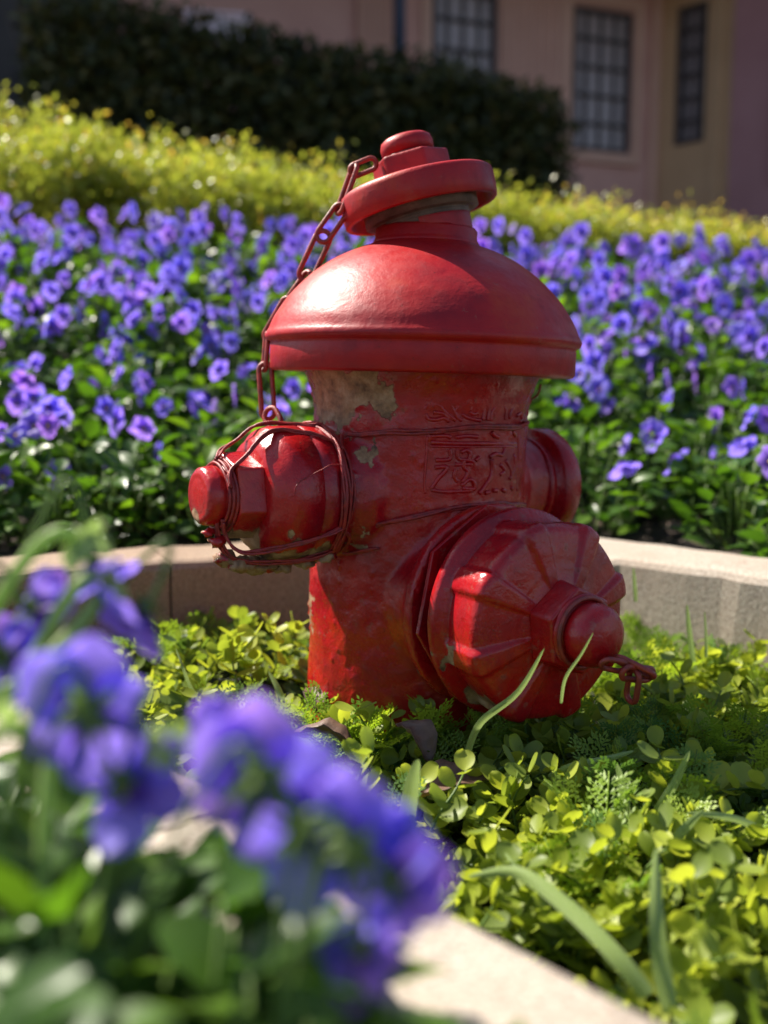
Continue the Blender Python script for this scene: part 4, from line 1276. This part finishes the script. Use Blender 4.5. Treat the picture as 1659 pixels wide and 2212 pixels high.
# ------------------------------------------------------------------ golden shrubs
def shrub(cx, cy, rx, ry, h, n, label, seed, sprays=()):
    g = np.random.default_rng(seed)
    z0 = float(bed_z(np.array([cx]), np.array([cy]))[0])
    root = empty('golden_shrub', (cx, cy, z0), label, 'shrub', 'golden leaved shrubs behind the violas')
    m = MB()
    tips = []
    for k in range(22):
        a = g.uniform(0, 6.28); q = g.uniform(0, 1) ** .5
        tp = Vector((math.cos(a) * rx * q * 0.85, math.sin(a) * ry * q * 0.85, h * (1 - 0.35 * q * q) * g.uniform(.8, 1.02)))
        tips.append(tp)
        tube(m, smooth_path([Vector((tp.x * .2, tp.y * .2, -0.02)), Vector((tp.x * .5, tp.y * .5, tp.z * .5)), tp], 4), 0.003, 5, rf=lambda t: 0.004 - 0.003 * t)
    ctr, dr = [], []
    # clumps on the surface and within
    nc = 110
    for k in range(nc):
        a = g.uniform(0, 6.28); u = g.uniform(0, 1)
        q = math.sqrt(u)
        zz = h * (1 - 0.42 * q ** 2.5) * (1 - 0.55 * g.uniform(0, 1) ** 2.5)
        c = np.array((math.cos(a) * rx * q, math.sin(a) * ry * q, zz))
        k2 = n // nc
        p = c + g.normal(0, 1, (k2, 3)) * np.array((0.038, 0.038, 0.034))
        ctr.append(p); dr.append(g.normal(0, 1, (k2, 3)) + (c / np.linalg.norm(c))[None, :] * 0.7 + np.array([0, 0, .35]))
    for (tx, ty, tz) in sprays:
        tube(m, smooth_path([Vector((tx * .5, ty * .4, h * .7)), Vector((tx * .85, ty, (h + tz) * .52)), Vector((tx, ty, tz))], 6), 0.002, 5)
        for t in np.linspace(0.3, 1, 26):
            p = np.array((tx * (.5 + .5 * t), ty, h * .7 * (1 - t) + tz * t)) + g.normal(0, .013, 3)
            ctr.append(p[None, :]); dr.append(g.normal(0, 1, (1, 3)))
    P = np.concatenate(ctr); D = np.concatenate(dr)
    ok = P[:, 2] > 0.02; P, D = P[ok], D[ok]
    N = g.normal(0, .6, P.shape) + np.array([0, 0, 1])
    s = g.uniform(0.011, 0.022, len(P))
    Mx = rotmats(D, N) * s[:, None, None]
    tint = np.clip(g.normal(0.42, 0.2, len(P)) + 0.22 * (P[:, 2] / h - 0.6), 0, 0.93)
    tint = np.where(g.uniform(0, 1, len(P)) < 0.025, 1.0, tint)
    me = fast_mesh('foliage', T_SMALL, Mx, P, tint, [MAT['gold']])
    fo = link(bpy.data.objects.new('foliage', me), root); fo['kind'] = 'stuff'
    m.build('branches', MAT['bark'], root)
def ztop(px, py, y): return at(px, py, y).z
specs = [(-40, 225, 2.95, 0.42, 'tallest golden shrub at the left edge with a spray rising', [(-0.02, 0, 1.0)]), (215, 290, 2.95, 0.34, 'golden shrub second from the left with a rounded yellow top', []),
         (440, 330, 2.95, 0.34, 'golden shrub left of the hydrant with a thin branch reaching out', [(0.28, 0, 0.0)]), (680, 385, 2.95, 0.34, 'golden shrub just left of the chain behind the violas', [(0.05, 0, 0.0)]),
         (900, 400, 3.0, 0.32, 'golden shrub hidden mostly by the hydrant top cap', []), (1130, 450, 3.0, 0.32, 'golden shrub right of the top cap below the hedge end', []),
         (1330, 482, 3.0, 0.32, 'low golden shrub before the window wall', []), (1520, 508, 3.0, 0.30, 'lowest golden shrub at the right end of the row', []), (1700, 540, 3.0, 0.30, 'golden shrub cut by the right edge of the photo', [])]
for i, (px, py, y, rx, lb, spr) in enumerate(specs):
    p = at(px, py, y); z0 = float(bed_z(np.array([p.x]), np.array([y]))[0]); h = p.z - z0 - 0.055
    sp = []
    for (tx, ty, tz) in spr:
        if i == 0: sp = [(0.02, -0.1, h + 0.09), (0.10, -0.1, h + 0.07), (0.20, -0.1, h + 0.03)]
        elif i == 2: sp = [(0.24, -0.1, h + 0.03)]
        elif i == 3: sp = [(0.09, -0.15, h + 0.10)]
    shrub(p.x, y, rx, 0.30, h, 9000, lb, 500 + i, sp)

# ------------------------------------------------------------------ dark hedge
def hedge():
    A, B = Vector((-1.44, 4.317)), Vector((0.92, 5.2))
    root = empty('hedge', (0, 0, 0), 'tall dark clipped hedge in deep shade behind the golden shrubs', 'hedge')
    g = np.random.default_rng(77)
    d = (B - A); L = d.length; d.normalize(); nrm = Vector((-d.y, d.x))
    n = 34000
    u = g.uniform(0, 1, n) * L; dep = g.uniform(0, 1, n) ** 1.6 * 0.6
    X = A.x + d.x * u + nrm.x * dep; Y = A.y + d.y * u + nrm.y * dep
    px = 829.5 + 2200 * X / Y
    topy = np.interp(px, [-200, 60, 180, 330, 480, 700, 950, 1100, 1190, 1215, 1240], [-60, 60, 22, 48, 84, 122, 150, 195, 222, 250, 330]) + 22
    Yf = np.interp(px, [-200, 1240], [4.2, 5.2])
    top = CH + (838 - topy) / 2200 * Yf
    wob = np.array([mnoise.noise(Vector((a * 6, b * 6, 5))) for a, b in zip(X, Y)]) * 0.05
    v = g.uniform(0, 1, n) ** 0.8
    zb = 0.85
    Z = zb + (top + wob - zb) * v
    endf = np.clip((u - (L - 0.18)) / 0.18, 0, 1)
    Z = Z - endf * 0.05 * g.uniform(0, 1, n)
    P = np.stack([X, Y, Z], 1) + g.normal(0, 0.02, (n, 3))
    D = g.normal(0, 1, (n, 3)) + np.array([0, -.5, .3]); N = g.normal(0, .8, (n, 3)) + np.array([0, -.6, .7])
    Mx = rotmats(D, N) * g.uniform(0.035, 0.065, n)[:, None, None]
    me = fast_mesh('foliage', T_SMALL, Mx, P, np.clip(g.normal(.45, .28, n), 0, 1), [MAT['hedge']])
    fo = link(bpy.data.objects.new('foliage', me), root); fo['kind'] = 'stuff'
    # dark inner mass of twigs
    m = MB()
    for k in range(90):
        uu = L * (k + 0.5) / 90; p = A + d * uu + nrm * g.uniform(0.15, 0.45)
        px_ = 829.5 + 2200 * p.x / p.y
        tz = CH + (838 - float(np.interp(px_, [-200, 60, 180, 330, 480, 700, 950, 1100, 1190, 1240], [-60, 60, 25, 45, 62, 118, 150, 195, 222, 330]))) / 2200 * p.y - 0.08
        tube(m, [Vector((p.x, p.y, 0.8)), Vector((p.x + g.normal(0, .05), p.y, (0.8 + tz) / 2)), Vector((p.x + g.normal(0, .08), p.y + g.normal(0, .05), tz))], 0.012, 5, rf=lambda t: 0.016 - 0.010 * t)
    m.build('branches', MAT['bark'], root)
hedge()

# ------------------------------------------------------------------ building
MAT['wall'] = m_plain('pink beige render', (0.62, 0.32, 0.26), (0.70, 0.38, 0.31), 3, 0.85, 0.15, 0.002)
MAT['wall2'] = m_plain('ochre beige render', (0.62, 0.37, 0.20), (0.70, 0.43, 0.24), 3, 0.85, 0.15, 0.002)
MAT['wall3'] = m_plain('dusky mauve render', (0.40, 0.18, 0.18), (0.46, 0.22, 0.22), 3, 0.85, 0.15, 0.002)
MAT['trim'] = m_plain('painted trim', (0.66, 0.37, 0.27), (0.72, 0.42, 0.31), 5, 0.7, 0.1)
MAT['muntin'] = m_plain('dark window bars', (0.06, 0.045, 0.045), (0.085, 0.065, 0.065), 10, 0.5, 0)
MAT['pane'] = m_plain('frosted window pane', (0.36, 0.28, 0.28), (0.46, 0.36, 0.35), 2, 0.25, 0)
MAT['darkwall'] = m_plain('dark grey wall', (0.035, 0.03, 0.03), (0.05, 0.043, 0.04), 4, 0.9, 0.1)
MAT['roof'] = m_plain('dark eave board', (0.10, 0.07, 0.055), (0.14, 0.10, 0.08), 6, 0.8, 0.1)
MAT['post'] = m_plain('blue grey painted metal', (0.05, 0.065, 0.11), (0.07, 0.09, 0.14), 8, 0.35, 0)
MAT['board'] = m_plain('pale pink board', (0.75, 0.55, 0.58), (0.8, 0.62, 0.64), 6, 0.5, 0)

bld = empty('building', (1.4, 8.0, 1.3), 'pink beige building with small paned windows in shade behind the hedge', 'building')
OB = bld.location
W1o = Vector((at(1220, 300, 8.0).x, 8.0)); W1d = Vector((1, 0.377)).normalized()
def wall_pt(o, d, px):
    k = (px - CXP) / F * 1.0
    # depth along view for a mid height ray: x = k * depth, depth ~ y*cos+..., use plan ray at eye level
    kk = k * math.cos(PITCH)
    # solve o + u d = (kk*Yt, Yt)
    u = (kk * o.y - o.x) / (d.x - kk * d.y)
    return u
def wz(py, depth): return CH + (838 - py) / 2200 * depth
def wallbox(name, o, d, u0, u1, z0, z1, t0, t1, mat, parent=None, bw=0):
    """box on a wall line: u along, t outwards towards the camera"""
    nrm = Vector((d.y, -d.x)); m = MB()
    c = Vector((o.x + d.x * u0 + nrm.x * t0, o.y + d.y * u0 + nrm.y * t0, z0)) - OB
    box(m, c, Vector((d.x, d.y, 0)) * (u1 - u0), Vector((nrm.x, nrm.y, 0)) * (t1 - t0), Vector((0, 0, z1 - z0)))
    ob = m.build(name, mat, bld if parent is None else parent, smooth=False)
    if bw: bevel(ob, bw, 1)
    return ob
def window(o, d, u0, u1, z0, z1, nx_, nz_, mat_surround):
    fr = wallbox('window', o, d, u0 - 0.0, u1, z0, z1, -0.05, -0.035, MAT['pane'])
    b = 0.030
    for (a0, a1, c0, c1) in ((u0, u0 + b, z0, z1), (u1 - b, u1, z0, z1), (u0 + b, u1 - b, z0, z0 + b), (u0 + b, u1 - b, z1 - b, z1)):
        wallbox('window_frame', o, d, a0, a1, c0, c1, -0.035, 0.012, MAT['muntin'], fr)
    for i in range(1, nx_):
        u = u0 + (u1 - u0) * (i if nx_ < 4 else i) / nx_
        wallbox('muntin', o, d, u - 0.009, u + 0.009, z0 + b, z1 - b, -0.033, -0.008, MAT['muntin'], fr)
    for i in range(1, nz_):
        z = z0 + (z1 - z0) * i / nz_
        wallbox('muntin', o, d, u0 + b, u1 - b, z - 0.011, z + 0.011, -0.034, -0.004, MAT['muntin'], fr)
    return fr
def wall_with_openings(name, o, d, u0, u1, z0, z1, ops, mat):
    us = sorted({u0, u1, *[a for a, b, *_ in ops], *[b for a, b, *_ in ops]})
    for a, b in zip(us[:-1], us[1:]):
        op = [q for q in ops if q[0] <= a + 1e-6 and q[1] >= b - 1e-6]
        if op:
            _, _, c0, c1 = op[0]
            wallbox(name, o, d, a, b, z0, c0, -0.25, 0, mat); wallbox(name, o, d, a, b, c1, z1, -0.25, 0, mat)
        else:
            wallbox(name, o, d, a, b, z0, z1, -0.25, 0, mat)
uw = lambda px: wall_pt(W1o, W1d, px)
uc = uw(1405)
corner = W1o + W1d * uc
dcor = corner.y
ROOFZ = wz(22, dcor)
w1 = (uw(930), uw(1062)); w2 = (uw(1222), uw(1342))
dep = lambda u: (W1o + W1d * u).y
z2t, z2b = wz(62, dep(w2[0])), wz(345, dep(w2[0]))
z1t, z1b = z2t, z2b
wall_with_openings('wall', W1o, W1d, uw(-700), uc, 0.9, ROOFZ, [(w1[0], w1[1], z1b, z1t), (w2[0], w2[1], z2b, z2t)], MAT['wall'])
window(W1o, W1d, w1[0], w1[1], z1b, z1t, 4, 5, None)
window(W1o, W1d, w2[0], w2[1], z2b, z2t, 4, 5, None)
# fluted pilaster strips between the windows
for (pa, pb) in ((770, 850), (1075, 1200)):
    a, b = uw(pa), uw(pb); n = 7
    wallbox('pilaster', W1o, W1d, a, b, 0.9, ROOFZ - 0.005, 0.002, 0.035, MAT['wall'])
    for i in range(n):
        q = a + (b - a) * (i + 0.25) / n
        wallbox('flute', W1o, W1d, q, q + (b - a) / n * 0.5, 0.95, ROOFZ - 0.15, 0.0355, 0.052, MAT['trim'])
for (a, b) in (w1, w2):
    wallbox('window_surround', W1o, W1d, a - 0.09, a - 0.02, z2b - 0.09, z2t + 0.09, 0.002, 0.03, MAT['trim'])
    wallbox('window_surround', W1o, W1d, b + 0.02, b + 0.09, z2b - 0.09, z2t + 0.09, 0.002, 0.03, MAT['trim'])
    wallbox('window_surround', W1o, W1d, a - 0.02, b + 0.02, z2t + 0.02, z2t + 0.09, 0.002, 0.03, MAT['trim'])
    wallbox('window_sill', W1o, W1d, a - 0.02, b + 0.02, z2b - 0.09, z2b - 0.02, 0.002, 0.04, MAT['trim'])
wallbox('wall_strip', W1o, W1d, uc - 0.10, uc - 0.04, 0.9, ROOFZ - 0.01, 0.002, 0.04, MAT['trim'])
# second wall turning towards the camera
W2d = Vector((0.177, -0.19)).normalized(); W2o = corner.copy()
uw2 = lambda px: wall_pt(W2o, W2d, px)
u_e = uw2(1562); w3 = (uw2(1440), uw2(1500))
d3 = (W2o + W2d * w3[0]).y
z3t, z3b = wz(68, d3), wz(340, d3)
wall_with_openings('wall', W2o, W2d, 0.252, u_e, 0.9, ROOFZ, [(w3[0], w3[1], z3b, z3t)], MAT['wall2']) if w3[0] > 0.252 else wall_with_openings('wall', W2o, W2d, 0.0, u_e, 0.9, ROOFZ - 0.003, [(w3[0], w3[1], z3b, z3t)], MAT['wall2'])
window(W2o, W2d, w3[0], w3[1], z3b, z3t, 3, 6, None)
wallbox('wall_strip', W2o, W2d, u_e - 0.16, u_e - 0.10, 0.9, ROOFZ - 0.01, 0.002, 0.03, MAT['wall2'])
# third wall, mauve, at the right edge
W3o = W2o + W2d * u_e + Vector((W2d.y, -W2d.x)) * 0.05; W3d = Vector((1, -0.55)).normalized()
wallbox('wall', W3o, W3d, 0.0, 2.6, 0.9, ROOFZ + 0.3, -0.25, 0, MAT['wall3'])
wallbox('wall_strip', W3o, W3d, 0.30, 0.36, 0.9 + 0.9, ROOFZ, 0.002, 0.03, MAT['wall3'])
# roofs with deep eaves
wallbox('eave', W1o, W1d, uw(-700), uc + 0.9, ROOFZ + 0.002, ROOFZ + 0.22, -3.0, 0.75, MAT['roof'])
wallbox('eave', W2o, W2d, -0.6, u_e + 2.2, ROOFZ + 0.224, ROOFZ + 0.44, -3.0, 0.75, MAT['roof'])
wallbox('unseen_shade_wall', W1o, W1d, uw(-700), uc - 0.6, ROOFZ + 0.222, 6.0, -2.2, -0.01, MAT['wall'])  # unseen storey added above the eave to keep the hedge in shade
# darker wing on the left that throws its shade over the hedge
wing = empty('garden_wing', (-2.9, 7.1, 0.9), 'dark grey block at the upper left corner behind the hedge', 'building')
m = MB(); box(m, (-0.85, -1.85, 0), (2.05, 0, 0), (0, 4.2, 0), (0, 0, 4.2)); m.build('wall', MAT['darkwall'], wing, smooth=False)
m = MB(); box(m, (-0.9, -1.9, 4.205), (2.15, 0, 0), (0, 4.3, 0), (0, 0, 0.12)); m.build('roof', MAT['roof'], wing, smooth=False)

# metal post and pale board
p = at(863, 100, 6.9)
m = MB(); lathe(m, [(0, 0.040), (3.6, 0.040), (3.61, 0.036)], (0, 0, 0), (0, 0, 1), 24)
tag(m.build('metal_post', MAT['post'], None, loc=(p.x, 6.9, 1.2)), 'blue grey metal post rising behind the hedge left of the windows', 'post')
lathe_cap = None
rt = empty('pale_board', tuple(at(473, 70, 5.6)), 'pale pink framed board showing just above the dark hedge', 'sign')
b0 = at(402, 24, 5.6) - rt.location; b1 = at(537, 34, 5.75) - rt.location
down = Vector((0.05, 0, -0.30))
m = MB(); box(m, b0 + down, b1 - b0, Vector((0, 0.02, 0)), -down * 1.0); m.build('panel', MAT['board'], rt, smooth=False)
m = MB(); tube(m, [b0 + Vector((0, -0.012, 0)), b1 + Vector((0, -0.012, 0)), b1 + down + Vector((0.03, -0.012, 0)), b0 + down + Vector((-0.02, -0.012, 0))], 0.011, 8, closed=True)
m.build('frame', MAT['board'], rt)
m = MB(); tube(m, [(b0 + b1) / 2 + down, (b0 + b1) / 2 + Vector((0, 0, -1.3))], 0.02, 8); m.build('pole', MAT['post'], rt)
